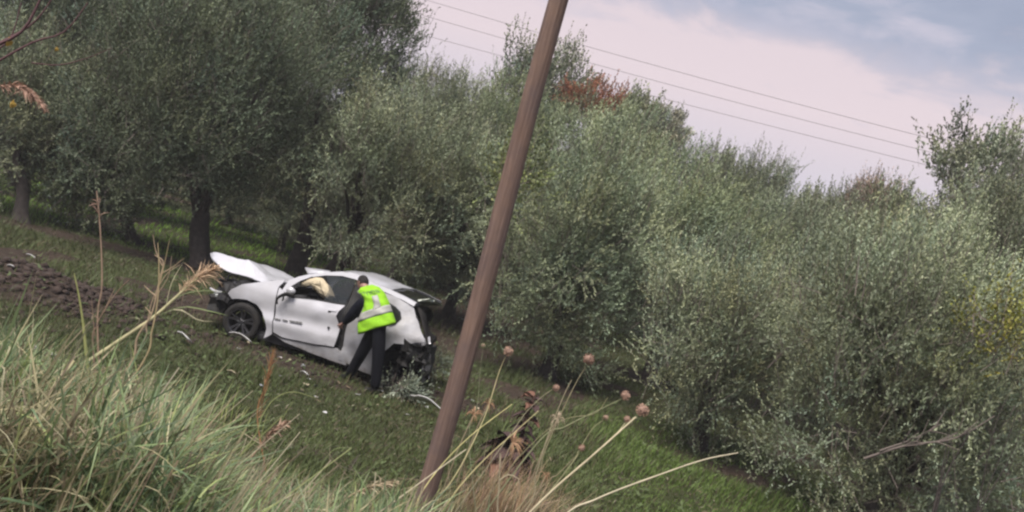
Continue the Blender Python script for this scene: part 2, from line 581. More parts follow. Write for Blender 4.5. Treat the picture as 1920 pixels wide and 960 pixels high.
# ------------------------------------------------------------------ trees
def crown_mesh(name, R3, n_clump, twigs, leaves, seed, mat, leaf=(0.10, 0.027), up=0.85, shoots=0.3, tintmul=(1, 1, 1), hollow=0.45, skirt=0.0, twig_len=(0.3, 0.62), lumps=13, spread=0.26, zmin=None):
    """leafy shoots in clumps through an uneven crown; origin = crown centre"""
    g = np.random.default_rng(seed)
    R3 = np.asarray(R3, float)
    # uneven outline: a ring of leafy lobes round a thinner heart
    n_l = max(5, int(lumps * (R3.prod() ** (1 / 3)) / 1.6))
    k_ = np.arange(n_l) + 0.5
    el = np.arccos(1 - 2 * k_ / n_l)
    th = math.pi * (1 + 5 ** 0.5) * k_ + g.uniform(0, 6)
    lc = np.stack([np.sin(el) * np.cos(th), np.sin(el) * np.sin(th), np.cos(el)], -1) + g.normal(0, 0.16, (n_l, 3))
    lr = g.uniform(0.34, 0.56, n_l)
    lc *= (0.98 - lr)[:, None] * g.uniform(0.88, 1.12, n_l)[:, None]
    li = g.choice(n_l, size=n_clump, p=lr ** 2 / (lr ** 2).sum())
    core = g.uniform(0, 1, n_clump) < 0.12
    d = g.normal(size=(n_clump, 3))
    d /= np.linalg.norm(d, axis=1)[:, None]
    c = (lc[li] + d * (lr[li] * (hollow + (1 - hollow) * g.uniform(0, 1, n_clump) ** 0.5))[:, None]) * R3
    c[core] = d[core] * R3 * g.uniform(0.2, 0.6, (core.sum(), 1))
    lob_b = np.clip(g.normal(1, 0.17, n_l), 0.65, 1.4)
    if skirt:
        low = c[:, 2] < 0
        c[low, 2] *= 1 + skirt
    if zmin is not None:
        kp = c[:, 2] > zmin + g.uniform(0, 0.35, n_clump)
        c, li, d = c[kp], li[kp], d[kp]
        n_clump = len(c)
    cb = np.clip(g.normal(1.0, 0.15, n_clump), 0.6, 1.5) * lob_b[li]
    hue = g.normal(0, 0.05, n_clump)
    # twigs
    n = n_clump * twigs
    ci = np.repeat(np.arange(n_clump), twigs)
    start = c[ci] + g.normal(0, spread, (n, 3)) * (0.5 + 0.25 * R3.min() / 2)
    outd = d[ci] * 0.6 + 0.5 * start / R3 + np.array([0, 0, 0.05])
    outd /= np.linalg.norm(outd, axis=1)[:, None] + 1e-6
    td = outd * 0.5 + np.array([0.12, 0, up]) + g.normal(0, 0.34, (n, 3))
    hang = (outd[:, 2] < -0.25) & (g.uniform(0, 1, n) < 0.22)
    td[hang, 2] -= 0.9 * up + 0.3
    td /= np.linalg.norm(td, axis=1)[:, None]
    ln = g.uniform(*twig_len, n)
    tall = (outd[:, 2] > 0.45) & (g.uniform(0, 1, n) < shoots)
    ln[tall] *= 1.7
    td[tall] = td[tall] * 0.5 + np.array([0, 0, 0.9])
    td /= np.linalg.norm(td, axis=1)[:, None]
    # leaves
    m = n * leaves
    ti = np.repeat(np.arange(n), leaves)
    k = np.tile(np.arange(leaves), n)
    tpos = (k + 0.6) / leaves
    a1 = np.cross(td, g.normal(size=(n, 3)))
    a1 /= np.linalg.norm(a1, axis=1)[:, None]
    a2 = np.cross(td, a1)
    phi = k * 1.9 + g.uniform(0, 6.28, m) * 0.35 + (k % 2) * math.pi
    rad = a1[ti] * np.cos(phi)[:, None] + a2[ti] * np.sin(phi)[:, None]
    ld = td[ti] * 0.8 + rad * g.uniform(0.3, 0.9, m)[:, None] + g.normal(0, 0.12, (m, 3))
    ld /= np.linalg.norm(ld, axis=1)[:, None]
    bend = (tpos ** 2 * 0.12 * ln[ti])[:, None] * np.array([0.0, 0, -1.0])
    P = start[ti] + td[ti] * (tpos * ln[ti])[:, None] + bend
    sz = leaf[0] * g.uniform(0.7, 1.25, m) * (1 - 0.35 * tpos)
    wd = leaf[1] * g.uniform(0.75, 1.25, m)
    nn = np.cross(ld, g.normal(size=(m, 3)) + np.array([0, 0, 0.6]))
    nn /= np.linalg.norm(nn, axis=1)[:, None] + 1e-6
    mid = P + ld * (sz * 0.5)[:, None]
    V = np.stack([P, mid - nn * (wd / 2)[:, None], P + ld * sz[:, None], mid + nn * (wd / 2)[:, None]], 1).reshape(-1, 3)
    Q = np.arange(m * 4).reshape(-1, 4)
    tip = tpos[:, None] * np.array([0.12, 0.12, 0.02])
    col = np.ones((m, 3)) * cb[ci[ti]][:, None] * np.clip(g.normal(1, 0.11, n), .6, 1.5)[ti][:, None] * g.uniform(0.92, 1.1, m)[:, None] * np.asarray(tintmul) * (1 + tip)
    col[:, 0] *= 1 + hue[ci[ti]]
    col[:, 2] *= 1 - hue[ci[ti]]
    me = mesh_np(name, V, [Q], mat, np.repeat(col, 4, axis=0))
    # a thinned set of the twigs as wood
    sel = g.choice(n, size=n // 3, replace=False)
    s0 = start[sel] - td[sel] * 0.25
    e0 = start[sel] + td[sel] * (ln[sel] * 0.95)[:, None] + np.array([0, 0, -0.1]) * ln[sel][:, None]
    sd = np.cross(td[sel], g.normal(size=(len(sel), 3)))
    sd /= np.linalg.norm(sd, axis=1)[:, None]
    PP = np.stack([s0, (s0 + e0) / 2 + np.array([0, 0, 0.02]), e0], 1)
    Wd = np.array([0.013, 0.009, 0.004])[None] * np.ones((len(sel), 1))
    tv, tq, tt_ = strips(PP, Wd, sd, np.ones((len(sel), 3)))
    wood = mesh_np(name + '_twigs', tv, [tq], M['twig'])
    return me, wood, c


def tree(name, label, base, centre, R3, cat='tree', group='olive trees of the grove', trunk_r=0.24, seed=1, dens=1.0, mat='olive', fork=0.35, n_limb=8, meshes=None, lean=None, **kw):
    base = np.array(base, float)
    centre = np.array(centre, float)
    root = thing(name, label, cat, base, group=group)
    rel = centre - base
    g = np.random.default_rng(seed + 500)
    if meshes is None:
        vol = (R3[0] * R3[1] + R3[0] * R3[2] + R3[1] * R3[2]) / 3
        n_cl = int(40 * vol * dens) + 14
        meshes = crown_mesh(name + '_crown', R3, n_cl, kw.pop('twigs', 22), kw.pop('leaves', 15), seed, M[mat], **kw)
    me, wood, cl = meshes
    c = link('crown', me, root, kind='stuff')
    c.location = rel
    w = link('twigs', wood, root, kind='stuff')
    w.location = rel
    # gnarled trunk up to a fork, limbs out to the clumps
    fk = np.array([rel[0] * 0.35, rel[1] * 0.35, max(0.5, min(1.5, fork * rel[2] + 0.3))])
    A_ = Acc()
    k = 11
    tt = np.linspace(0, 1, k)
    pts = np.outer(tt, fk) + np.stack([0.07 * np.sin(tt * 5 + g.uniform(0, 6)) * tt, 0.05 * np.sin(tt * 4) * tt, np.zeros(k)], -1) + np.array([0, 0, -0.12])
    rr = trunk_r * (1.0 + 0.65 * np.exp(-tt * 7) - 0.30 * tt ** 2)
    A_.tube(pts, rr, 18, gnarl=0.09, seed=seed)
    A_.build('trunk', M['bark'], root)
    if cl is not None:
        A2 = Acc()
        order = g.choice(len(cl), size=min(n_limb, len(cl)), replace=False)
        for j in order:
            e = rel + cl[j] * 0.85
            s = pts[-1] - np.array([0, 0, g.uniform(0.05, 0.45)])
            mid = s * 0.5 + e * 0.5 + np.array([0, 0, 0.25]) + g.normal(0, 0.16, 3)
            sp_ = spline([s, s * 0.75 + mid * 0.25 + np.array([0, 0, 0.12]), mid, e], 11)
            A2.tube(sp_, trunk_r * np.linspace(0.55, 0.06, 11) * g.uniform(0.75, 1.1), 8, gnarl=0.05, seed=int(j))
        A2.build('limbs', M['bark'], root)
    return root, meshes


def crown_at(px, py, y):
    return at(px, py, y)


TREES = [
    # label, base xy, crown centre (photo px, py, distance), radii, trunk radius, seed, density, extra
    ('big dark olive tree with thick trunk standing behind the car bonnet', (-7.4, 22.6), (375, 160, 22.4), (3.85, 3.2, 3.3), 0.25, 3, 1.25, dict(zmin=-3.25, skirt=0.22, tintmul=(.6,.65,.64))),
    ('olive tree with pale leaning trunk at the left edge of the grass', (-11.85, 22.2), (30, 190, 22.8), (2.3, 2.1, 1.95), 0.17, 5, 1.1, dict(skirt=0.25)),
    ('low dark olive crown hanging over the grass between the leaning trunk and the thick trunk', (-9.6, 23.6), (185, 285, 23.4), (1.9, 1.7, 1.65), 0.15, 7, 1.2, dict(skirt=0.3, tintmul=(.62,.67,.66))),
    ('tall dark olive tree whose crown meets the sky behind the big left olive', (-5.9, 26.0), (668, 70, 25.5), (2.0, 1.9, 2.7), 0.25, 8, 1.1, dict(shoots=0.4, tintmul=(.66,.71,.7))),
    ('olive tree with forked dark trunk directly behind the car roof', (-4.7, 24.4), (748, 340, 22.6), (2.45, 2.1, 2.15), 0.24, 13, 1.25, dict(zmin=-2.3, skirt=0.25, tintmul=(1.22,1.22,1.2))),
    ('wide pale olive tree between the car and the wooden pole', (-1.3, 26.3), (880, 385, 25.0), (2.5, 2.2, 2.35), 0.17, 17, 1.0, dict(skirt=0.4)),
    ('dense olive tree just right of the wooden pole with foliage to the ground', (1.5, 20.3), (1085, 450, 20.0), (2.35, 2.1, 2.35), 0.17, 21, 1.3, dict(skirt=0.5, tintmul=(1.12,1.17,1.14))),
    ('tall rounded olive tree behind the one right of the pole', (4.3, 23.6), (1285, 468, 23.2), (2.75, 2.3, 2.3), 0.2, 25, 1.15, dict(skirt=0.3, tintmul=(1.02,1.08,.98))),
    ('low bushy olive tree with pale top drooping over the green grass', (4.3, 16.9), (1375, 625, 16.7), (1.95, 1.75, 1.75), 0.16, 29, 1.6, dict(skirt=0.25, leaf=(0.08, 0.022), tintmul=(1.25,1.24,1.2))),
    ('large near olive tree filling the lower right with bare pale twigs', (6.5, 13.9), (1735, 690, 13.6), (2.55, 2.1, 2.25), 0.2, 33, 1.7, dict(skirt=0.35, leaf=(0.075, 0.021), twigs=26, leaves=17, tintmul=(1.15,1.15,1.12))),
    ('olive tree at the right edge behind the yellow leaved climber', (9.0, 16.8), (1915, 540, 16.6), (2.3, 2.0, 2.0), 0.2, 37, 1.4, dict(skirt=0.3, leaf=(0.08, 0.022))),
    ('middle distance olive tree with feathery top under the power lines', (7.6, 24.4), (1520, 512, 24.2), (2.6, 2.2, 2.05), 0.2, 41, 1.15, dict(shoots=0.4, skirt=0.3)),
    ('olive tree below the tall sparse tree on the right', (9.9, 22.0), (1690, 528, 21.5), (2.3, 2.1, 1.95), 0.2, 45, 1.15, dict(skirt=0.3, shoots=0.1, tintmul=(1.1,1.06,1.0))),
]
proto = []
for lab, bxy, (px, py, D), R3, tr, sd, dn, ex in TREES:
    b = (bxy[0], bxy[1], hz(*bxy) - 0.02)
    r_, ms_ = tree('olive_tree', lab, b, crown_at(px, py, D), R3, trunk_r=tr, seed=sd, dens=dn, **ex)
    proto.append((ms_, R3))

# second line, sharing crowns with the ones in front
BACK = [
    ('grey green olive crown at the top left corner behind the leaning trunk', (110, 50, 27.5), 0, 0.85),
    ('hidden tall olive filling the gap above the thick trunk', (470, 40, 29), 0, 0.8),
    ('pale olive top at the upper edge left of the big dark crown', (270, 10, 29), 0, 0.75),
    ('olive tree in the second row seen above the car windscreen', (560, 300, 31), 4, 1.1),
    ('back row olive tree whose feathery top shows left of the pole', (800, 235, 31), 5, 1.0),
    ('back row olive tree behind the pole below the sparse sapling', (960, 265, 31), 7, 0.95),
    ('back row olive tree with light top under the rust red shrub', (1150, 325, 29), 7, 0.9),
    ('back row olive tree under the small grey far crown', (1300, 395, 33), 11, 1.05),
    ('back row olive tree with single raised tuft on top', (1420, 405, 33), 5, 1.0),
    ('back row olive tree left of the purplish bush', (1560, 465, 32), 12, 1.0),
    ('back row olive tree below the sparse tree at the right edge', (1830, 520, 27), 11, 1.0),
]
for k, (lab, (px, py, D), pi_, s) in enumerate(BACK):
    c = crown_at(px, py, D)
    ms_, R3 = proto[pi_]
    b = (c[0] + 0.2, c[1] + 0.1, hz(c[0], c[1]) - 0.02)
    r_, _ = tree('olive_tree', lab, b, c, R3, seed=300 + k, trunk_r=0.13, meshes=(ms_[0], ms_[1], None))
    for ch in r_.children:
        if ch.name.startswith(('crown', 'twigs')):
            ch.rotation_euler.z = 1.3 + k * 2.1
            ch.scale = (s, s, s)

# grove beyond: one row after another, each tree its own object
far = 0
g = np.random.default_rng(77)
for row, (yy, step) in enumerate(((36, 4.6), (44, 5.4), (54, 6.5), (68, 8.5))):
    for x0 in np.arange(-0.72 * yy, 0.72 * yy, step):
        x = x0 + g.uniform(-0.8, 0.8)
        y = yy + g.uniform(-1.2, 1.2)
        ms_, R3 = proto[[4, 5, 7, 11, 12, 1][far % 6]]
        s = g.uniform(0.95, 1.15) * (1.0 + 0.05 * row)
        r_, _ = tree('olive_tree', 'distant olive tree in the rows deep in the grove', (x, y, -0.02), (x, y, 2.25 * s), R3, group='distant grove olive trees', trunk_r=0.13, seed=900 + far, meshes=(ms_[0], ms_[1], None))
        for ch in r_.children:
            if ch.name.startswith(('crown', 'twigs')):
                ch.rotation_euler.z = g.uniform(0, 6.28)
                ch.scale = (s, s, s)
        far += 1


# sparse, taller broadleaved trees that break the skyline
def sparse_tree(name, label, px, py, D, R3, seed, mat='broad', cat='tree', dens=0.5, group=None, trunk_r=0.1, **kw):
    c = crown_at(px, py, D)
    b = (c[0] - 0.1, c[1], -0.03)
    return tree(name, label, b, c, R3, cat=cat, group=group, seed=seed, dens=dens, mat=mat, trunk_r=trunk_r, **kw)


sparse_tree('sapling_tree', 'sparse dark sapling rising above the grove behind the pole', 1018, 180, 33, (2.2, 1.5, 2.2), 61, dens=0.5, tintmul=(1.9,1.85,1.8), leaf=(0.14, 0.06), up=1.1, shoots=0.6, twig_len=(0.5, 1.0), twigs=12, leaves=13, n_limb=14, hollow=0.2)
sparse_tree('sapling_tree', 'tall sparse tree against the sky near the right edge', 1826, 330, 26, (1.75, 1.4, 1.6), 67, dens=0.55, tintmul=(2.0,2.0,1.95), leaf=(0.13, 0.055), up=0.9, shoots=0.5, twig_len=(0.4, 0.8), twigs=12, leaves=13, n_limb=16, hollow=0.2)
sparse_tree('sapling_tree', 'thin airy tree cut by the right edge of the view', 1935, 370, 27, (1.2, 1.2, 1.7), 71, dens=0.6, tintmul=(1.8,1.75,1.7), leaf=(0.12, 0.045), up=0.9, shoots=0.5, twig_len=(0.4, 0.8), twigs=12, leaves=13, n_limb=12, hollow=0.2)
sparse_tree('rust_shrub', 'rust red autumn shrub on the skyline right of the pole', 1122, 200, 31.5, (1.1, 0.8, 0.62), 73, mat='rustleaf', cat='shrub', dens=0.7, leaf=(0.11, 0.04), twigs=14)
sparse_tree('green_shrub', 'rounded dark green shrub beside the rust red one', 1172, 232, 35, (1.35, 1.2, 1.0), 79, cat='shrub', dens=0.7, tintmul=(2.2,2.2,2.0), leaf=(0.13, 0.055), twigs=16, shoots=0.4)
sparse_tree('distant_tree', 'small grey hazy tree crown standing alone on the skyline', 1236, 255, 48, (1.25, 1.2, 1.25), 83, dens=1.3, leaf=(0.16, 0.07), twigs=16, tintmul=(3.0, 2.7, 3.0))  # distance haze put into the pale leaf tint, besides the haze volume
sparse_tree('purple_shrub', 'purplish brown bush poking above the right hand tree line', 1640, 385, 30, (0.9, 0.9, 0.6), 89, cat='shrub', dens=0.6, leaf=(0.09, 0.03), up=1.2, shoots=0.7, tintmul=(2.4, 1.7, 1.9))
sparse_tree('climber', 'light green climber draped behind the wooden pole', 968, 335, 17.9, (0.62, 0.4, 0.62), 93, mat='climber', cat='climber', trunk_r=0.022, dens=1.0, leaf=(0.09, 0.05), twigs=9, leaves=8, n_limb=3)
sparse_tree('climber', 'yellow leaved climber growing over the olive at right', 1862, 610, 11.75, (0.35, 0.4, 0.5), 97, mat='yellowleaf', cat='climber', trunk_r=0.022, dens=1.0, leaf=(0.06, 0.035), twigs=6, tintmul=(0.7,0.75,0.8), leaves=8, n_limb=3)
sparse_tree('climber', 'small yellowing climber at the right edge of the view', 1925, 665, 11.3, (0.3, 0.3, 0.5), 99, mat='yellowleaf', cat='climber', trunk_r=0.022, dens=0.9, leaf=(0.06, 0.035), twigs=6, tintmul=(0.7,0.75,0.8), leaves=8, n_limb=3)


# pale bare twigs standing out of the near right olive
def bare_branch(label, ctrl, r=0.016, side=7, seed=0, mat='twig', name='bare_branch', parent=None):
    A_ = Acc()
    P = spline([at(*c) for c in ctrl], 14)
    A_.tube(P, np.linspace(r, r * 0.35, 14), 6)
    g = np.random.default_rng(seed)
    for k in range(side):
        i = g.integers(3, 12)
        d = P[min(i + 1, 13)] - P[i - 1]
        d /= np.linalg.norm(d)
        d = d + g.normal(0, 0.5, 3) + np.array([0, 0, 0.5])
        d /= np.linalg.norm(d)
        ln = g.uniform(0.15, 0.4)
        A_.tube(spline([P[i], P[i] + d * ln * 0.5 + g.normal(0, 0.02, 3), P[i] + d * ln], 6), np.linspace(r * 0.5, r * 0.2, 6), 5)
    o = A_.build(name, M[mat])
    return tag(o, label, 'branch')


bare_branch('long pale bare branch across the near right olive', [(1620, 860, 11.7), (1700, 835, 11.5), (1790, 822, 11.4), (1865, 780, 11.4)], 0.02, 8, 1)
bare_branch('short pale twig above the long bare branch on the right olive', [(1650, 845, 11.6), (1715, 822, 11.5), (1765, 795, 11.45)], 0.015, 6, 2)
bare_branch('grey bare branch in the shaded gap left of the near right olive', [(1440, 690, 14.6), (1480, 650, 14.5), (1530, 620, 14.5)], 0.017, 6, 3)

# reddish bare twigs and a yellow leaf or two at the top left corner
tw = thing('fig_branch', 'reddish bare branch with two yellow leaves at the top left corner', 'branch', (0, 0, 0))
A_ = Acc()
for ctrl, r in (([(-30, 95, 7), (40, 60, 7), (75, 0, 7), (95, -40, 7)], 0.014), ([(-20, 90, 7.1), (60, 45, 7.1), (110, -20, 7.1)], 0.010), ([(-30, 130, 7), (60, 80, 7), (120, 60, 7), (165, 5, 7)], 0.010), ([(-20, 105, 7.2), (20, 70, 7.2), (40, 5, 7.2)], 0.009), ([(60, 118, 7.2), (110, 122, 7.2), (160, 110, 7.2), (210, 90, 7.2)], 0.006)):
    A_.tube(spline([at(*c) for c in ctrl], 10), np.linspace(r, r * 0.4, 10), 6)
A_.build('twigs', M['redtwig'], tw)
for (px, py, s) in ((14, 78, 0.075), (22, 195, 0.065), (105, 92, 0.04)):
    bm = bmesh.new()
    c = at(px, py, 7)
    prof = [(0, 0), (0.35, 0.25), (0.42, 0.6), (0.2, 0.75), (0, 1.1), (-0.2, 0.75), (-0.42, 0.6), (-0.35, 0.25)]
    vs = [bm.verts.new((c[0] + x * s, c[1] + abs(x) * s * 0.7 + 0.1 * s * z * z, c[2] + (z - 0.5) * s)) for x, z in prof]
    ctr = bm.verts.new((c[0], c[1] - 0.01, c[2]))
    for i in range(8):
        bm.faces.new((vs[i], vs[(i + 1) % 8], ctr))
    bm_obj('leaf', bm, pmat('fig_leaf_yellow', (0.30, 0.19, 0.03), 0.7), tw)

# ------------------------------------------------------------------ utility pole and power lines
pm = pmat('weathered_pole_wood', (0.175, 0.115, 0.098), 0.85, spec=0.2)
t = pm.node_tree
p = t.nodes['Principled BSDF']
co = t.nodes.new('ShaderNodeTexCoord').outputs['Object']
mp = t.nodes.new('ShaderNodeMapping')
mp.inputs['Scale'].default_value = (17, 17, 0.55)
t.links.new(co, mp.inputs[0])
n1 = noise_tex(t, mp.outputs[0], 2.2, 8, 0.65)
n2 = noise_tex(t, co, 2.4, 5, 0.6)
c = ramp(t, n1, [(0.28, (0.055, 0.037, 0.031)), (0.36, (0.13, 0.083, 0.066)), (0.52, (0.20, 0.132, 0.103)), (0.72, (0.27, 0.185, 0.15))])
c = mix(t, math_node(t, 'MULTIPLY', ramp(t, n2, [(0.4, (0, 0, 0)), (0.65, (1, 1, 1))]), 0.7), c, (0.125, 0.092, 0.09, 1))
t.links.new(c, p.inputs['Base Color'])
bn = t.nodes.new('ShaderNodeBump')
bn.inputs['Strength'].default_value = 1.0
bn.inputs['Distance'].default_value = 0.02
t.links.new(n1, bn.inputs['Height'])
t.links.new(bn.outputs[0], p.inputs['Normal'])
pb = at(797, 920, 9.0)
pt = at(1058, -20, 8.9)
d = (pt - pb)
pb2 = pb - d / np.linalg.norm(d) * 1.0
L_ = np.linalg.norm(d) + 3.4
dirn = d / np.linalg.norm(d)
kk = np.linspace(0, 1, 26)
wob = 0.03
pts = np.stack([np.sin(kk * 7) * wob, np.cos(kk * 5) * wob, kk * L_], -1)
A_ = Acc()
A_.tube(pts, np.linspace(0.104, 0.092, 26), 28, gnarl=0.014, seed=3)
pole = A_.build('utility_pole', pm)
pole.location = pb2
pole.rotation_euler = Vector(dirn).to_track_quat('Z', 'Y').to_euler()
tag(pole, 'weathered brown wooden utility pole in front of the grove', 'utility pole')
wm = pmat('power_line_cable', (0.30, 0.27, 0.29), 0.6)
for lab, ctrl in (('highest of the three power lines across the pale sky', [(560, -80), (800, 0), (1105, 90), (1420, 175), (1745, 260), (1960, 312)]),
                  ('middle one of the three power lines across the pale sky', [(560, -40), (745, 14), (1100, 118), (1420, 202), (1738, 284), (1960, 338)]),
                  ('lowest of the three power lines across the pale sky', [(560, 0), (745, 52), (1105, 149), (1400, 226), (1700, 300), (1960, 362)])):
    Q_ = np.array([at(px, py, 75 - 0.008 * (px - 960)) for px, py in ctrl])
    xx = np.linspace(Q_[0, 0], Q_[-1, 0], 40)                    # one even sag per cable
    P = np.stack([xx, np.polyval(np.polyfit(Q_[:, 0], Q_[:, 1], 1), xx), np.polyval(np.polyfit(Q_[1:-1, 0], Q_[1:-1, 2], 2), xx)], -1)
    A_ = Acc()
    A_.tube(P, np.full(40, 0.025), 6)
    tag(A_.build('power_line', wm), lab, 'power line', 'power lines')
# ------------------------------------------------------------------ wrecked car
PAINT = pmat('pearl_white_paint', (0.49, 0.49, 0.525), 0.3, spec=0.5, coat=0.6, noise=(3.0, 0.28, (0.33, 0.32, 0.31)))


def weather(m, mud_top, mud=(0.10, 0.075, 0.058)):
    """splashed mud on the lower body and a few dark scrapes"""
    t = m.node_tree
    p = t.nodes['Principled BSDF']
    old = p.inputs['Base Color'].links[0].from_socket
    co = t.nodes.new('ShaderNodeTexCoord').outputs['Object']
    sx = t.nodes.new('ShaderNodeSeparateXYZ')
    t.links.new(co, sx.inputs[0])
    f = noise_tex(t, co, 11, 6, 0.7)
    hgt = math_node(t, 'MULTIPLY', math_node(t, 'SUBTRACT', mud_top, sx.outputs[2]), 3.0)
    k = math_node(t, 'MULTIPLY', ramp(t, math_node(t, 'ADD', math_node(t, 'ADD', hgt, f), -0.45), [(0.35, (0, 0, 0)), (0.75, (1, 1, 1))]), 0.75)
    mp = t.nodes.new('ShaderNodeMapping')
    mp.inputs['Scale'].default_value = (1.2, 1.2, 26)
    mp.inputs['Rotation'].default_value = (0, 0.12, 0)
    t.links.new(co, mp.inputs[0])
    sc_ = math_node(t, 'MULTIPLY', ramp(t, noise_tex(t, mp.outputs[0], 2.4, 5, 0.7), [(0.66, (0, 0, 0)), (0.72, (1, 1, 1))]), 0.55)
    c = mix(t, sc_, old, (0.13, 0.125, 0.12, 1))
    t.links.new(mix(t, k, c, (*mud, 1)), p.inputs['Base Color'])


weather(PAINT, 0.30)
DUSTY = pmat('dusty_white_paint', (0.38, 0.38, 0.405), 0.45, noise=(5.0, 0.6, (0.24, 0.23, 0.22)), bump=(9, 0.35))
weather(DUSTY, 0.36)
SILVER = pmat('torn_bare_metal', (0.22, 0.22, 0.235), 0.45, metal=0.6, noise=(7, 0.7, (0.10, 0.09, 0.09)), bump=(12, 0.5))
BLACK = pmat('black_plastic', (0.010, 0.010, 0.011), 0.6, spec=0.25, noise=(6, 0.5, (0.03, 0.027, 0.024)))
SCUFF = pmat('scuffed_trim', (0.12, 0.12, 0.125), 0.6, noise=(30, 0.8, (0.4, 0.4, 0.4)))
RUBBER = pmat('tyre_rubber', (0.013, 0.0125, 0.0125), 0.85, noise=(8, 0.5, (0.035, 0.03, 0.025)))
RIM = pmat('dark_alloy', (0.075, 0.075, 0.085), 0.4, metal=0.7, noise=(10, 0.4, (0.05, 0.045, 0.04)))
CABIN = pmat('cabin_trim', (0.022, 0.022, 0.025), 0.8)
SEATM = pmat('seat_cloth', (0.045, 0.045, 0.05), 0.9)
AIRB = pmat('airbag_cloth', (0.55, 0.47, 0.33), 0.9, bump=(5, 1.0))
CHROME = pmat('headlamp_reflector', (0.55, 0.58, 0.6), 0.2, metal=0.8)


def glass_mat(name, tint, clear, rough=0.05):
    m = bpy.data.materials.new(name)
    m.use_nodes = True
    t = m.node_tree
    p = t.nodes['Principled BSDF']
    p.inputs['Base Color'].default_value = (*tint, 1)
    p.inputs['Roughness'].default_value = rough
    p.inputs['Specular IOR Level'].default_value = 0.6
    tr = t.nodes.new('ShaderNodeBsdfTransparent')
    ms = t.nodes.new('ShaderNodeMixShader')
    ms.inputs[0].default_value = clear
    t.links.new(p.outputs[0], ms.inputs[1])
    t.links.new(tr.outputs[0], ms.inputs[2])
    t.links.new(ms.outputs[0], t.nodes['Material Output'].inputs[0])
    return m


GLASS = glass_mat('dusty_side_glass', (0.04, 0.046, 0.05), 0.5, 0.1)
DARKGLASS = glass_mat('dark_rear_glass', (0.008, 0.008, 0.009), 0.15)
DARKTAIL = pmat('dark_tail_lining', (0.012, 0.011, 0.011), 0.8, spec=0.2, noise=(7, 0.7, (0.03, 0.026, 0.024)), bump=(9, 0.6))  # near-black rough finish of the tailgate
LENS = glass_mat('headlamp_lens', (0.4, 0.43, 0.42), 0.5)

CTH = RAD(15)
CARX, CARY = -2.507, 15.675
car = thing('crashed_car', 'wrecked white car with buckled bonnet and crushed tail standing on the grass', 'car', (CARX, CARY, 0), (0, 0, math.pi - CTH))


def c2w(x, y, z):
    fx, fy = -math.cos(CTH), math.sin(CTH)
    lx, ly = -math.sin(CTH), -math.cos(CTH)
    return np.array([CARX + fx * x + lx * y, CARY + fy * x + ly * y, z])


def sy(x, z):
    y = 0.87
    if z > 0.95:
        y -= (z - 0.95) * 0.42
    if z < 0.45:
        y -= (0.45 - z) * 0.18
    if x > 1.3:
        y -= (x - 1.3) ** 2 * 0.10
    if x < -1.2:
        y -= (-1.2 - x) ** 2 * 0.22
    return y


def detail(x, z):
    """pressed lines of the flank"""
    return -0.018 * math.exp(-((z - 0.72 + 0.06 * x) / 0.09) ** 2) + 0.012 * math.exp(-((z - 0.55 + 0.05 * x) / 0.05) ** 2)


def inside(x, z, poly):
    r = False
    j = len(poly) - 1
    for i in range(len(poly)):
        xi, zi = poly[i]
        xj, zj = poly[j]
        if (zi > z) != (zj > z) and x < (xj - xi) * (z - zi) / (zj - zi) + xi:
            r = not r
        j = i
    return r


def panel(name, poly, m, parent, off=0.0, side=1, thick=0.02, step=0.05, crumple=0.0, cs=4.0, yfun=None, detail_on=True, label=None, smooth=True):
    pv = []
    n = len(poly)
    for i in range(n):                                 # subdivide the outline
        a, b = poly[i], poly[(i + 1) % n]
        k = max(1, int(math.hypot(a[0] - b[0], a[1] - b[1]) / step))
        for q in range(k):
            pv.append((a[0] + (b[0] - a[0]) * q / k, a[1] + (b[1] - a[1]) * q / k))
    nb = len(pv)
    xs = [q[0] for q in poly]
    zs = [q[1] for q in poly]
    inner = []
    x = min(xs)
    while x < max(xs):
        z = min(zs)
        while z < max(zs):
            xx, zz = x + random.uniform(-.008, .008), z + random.uniform(-.008, .008)
            if inside(xx, zz, pv) and min((xx - q[0]) ** 2 + (zz - q[1]) ** 2 for q in pv) > (step * 0.45) ** 2:
                inner.append((xx, zz))
            z += step
        x += step
    res = delaunay_2d_cdt([Vector(q) for q in pv + inner], [(i, (i + 1) % nb) for i in range(nb)], [], 1, 1e-5)
    bm = bmesh.new()
    f_ = yfun or sy

    def pos(q, inset=0.0):
        y = f_(q[0], q[1]) + off - inset + (detail(q[0], q[1]) if detail_on else 0)
        v = Vector((q[0], side * y, q[1]))
        if crumple:
            nz = mnoise.noise_vector(Vector((q[0] * cs, q[1] * cs, 3.3 * off + 1.7)))
            v += Vector((nz.x * crumple * 0.6, nz.y * crumple, nz.z * crumple * 0.6))
        return v
    fr = [bm.verts.new(pos(q)) for q in res[0]]
    for fc in res[2]:
        c = [sum(res[0][i][k] for i in fc) / len(fc) for k in (0, 1)]
        if inside(c[0], c[1], pv):
            bm.faces.new([fr[i] for i in fc])
    edges = [e for e in bm.edges if len(e.link_faces) == 1]
    ex = bmesh.ops.extrude_edge_only(bm, edges=edges)
    for v in ex['geom']:
        if isinstance(v, bmesh.types.BMVert):
            v.co.y -= side * thick
            v.co.y = v.co.y
    loose = [v for v in bm.verts if not v.link_faces]
    bmesh.ops.delete(bm, geom=loose, context='VERTS')
    o = bm_obj(name, bm, m, parent, smooth=False)
    if smooth:
        o.data.polygons.foreach_set('use_smooth', np.ones(len(o.data.polygons), bool))
        o.data.set_sharp_from_angle(angle=RAD(40))
    if label:
        o['label'] = label
    return o


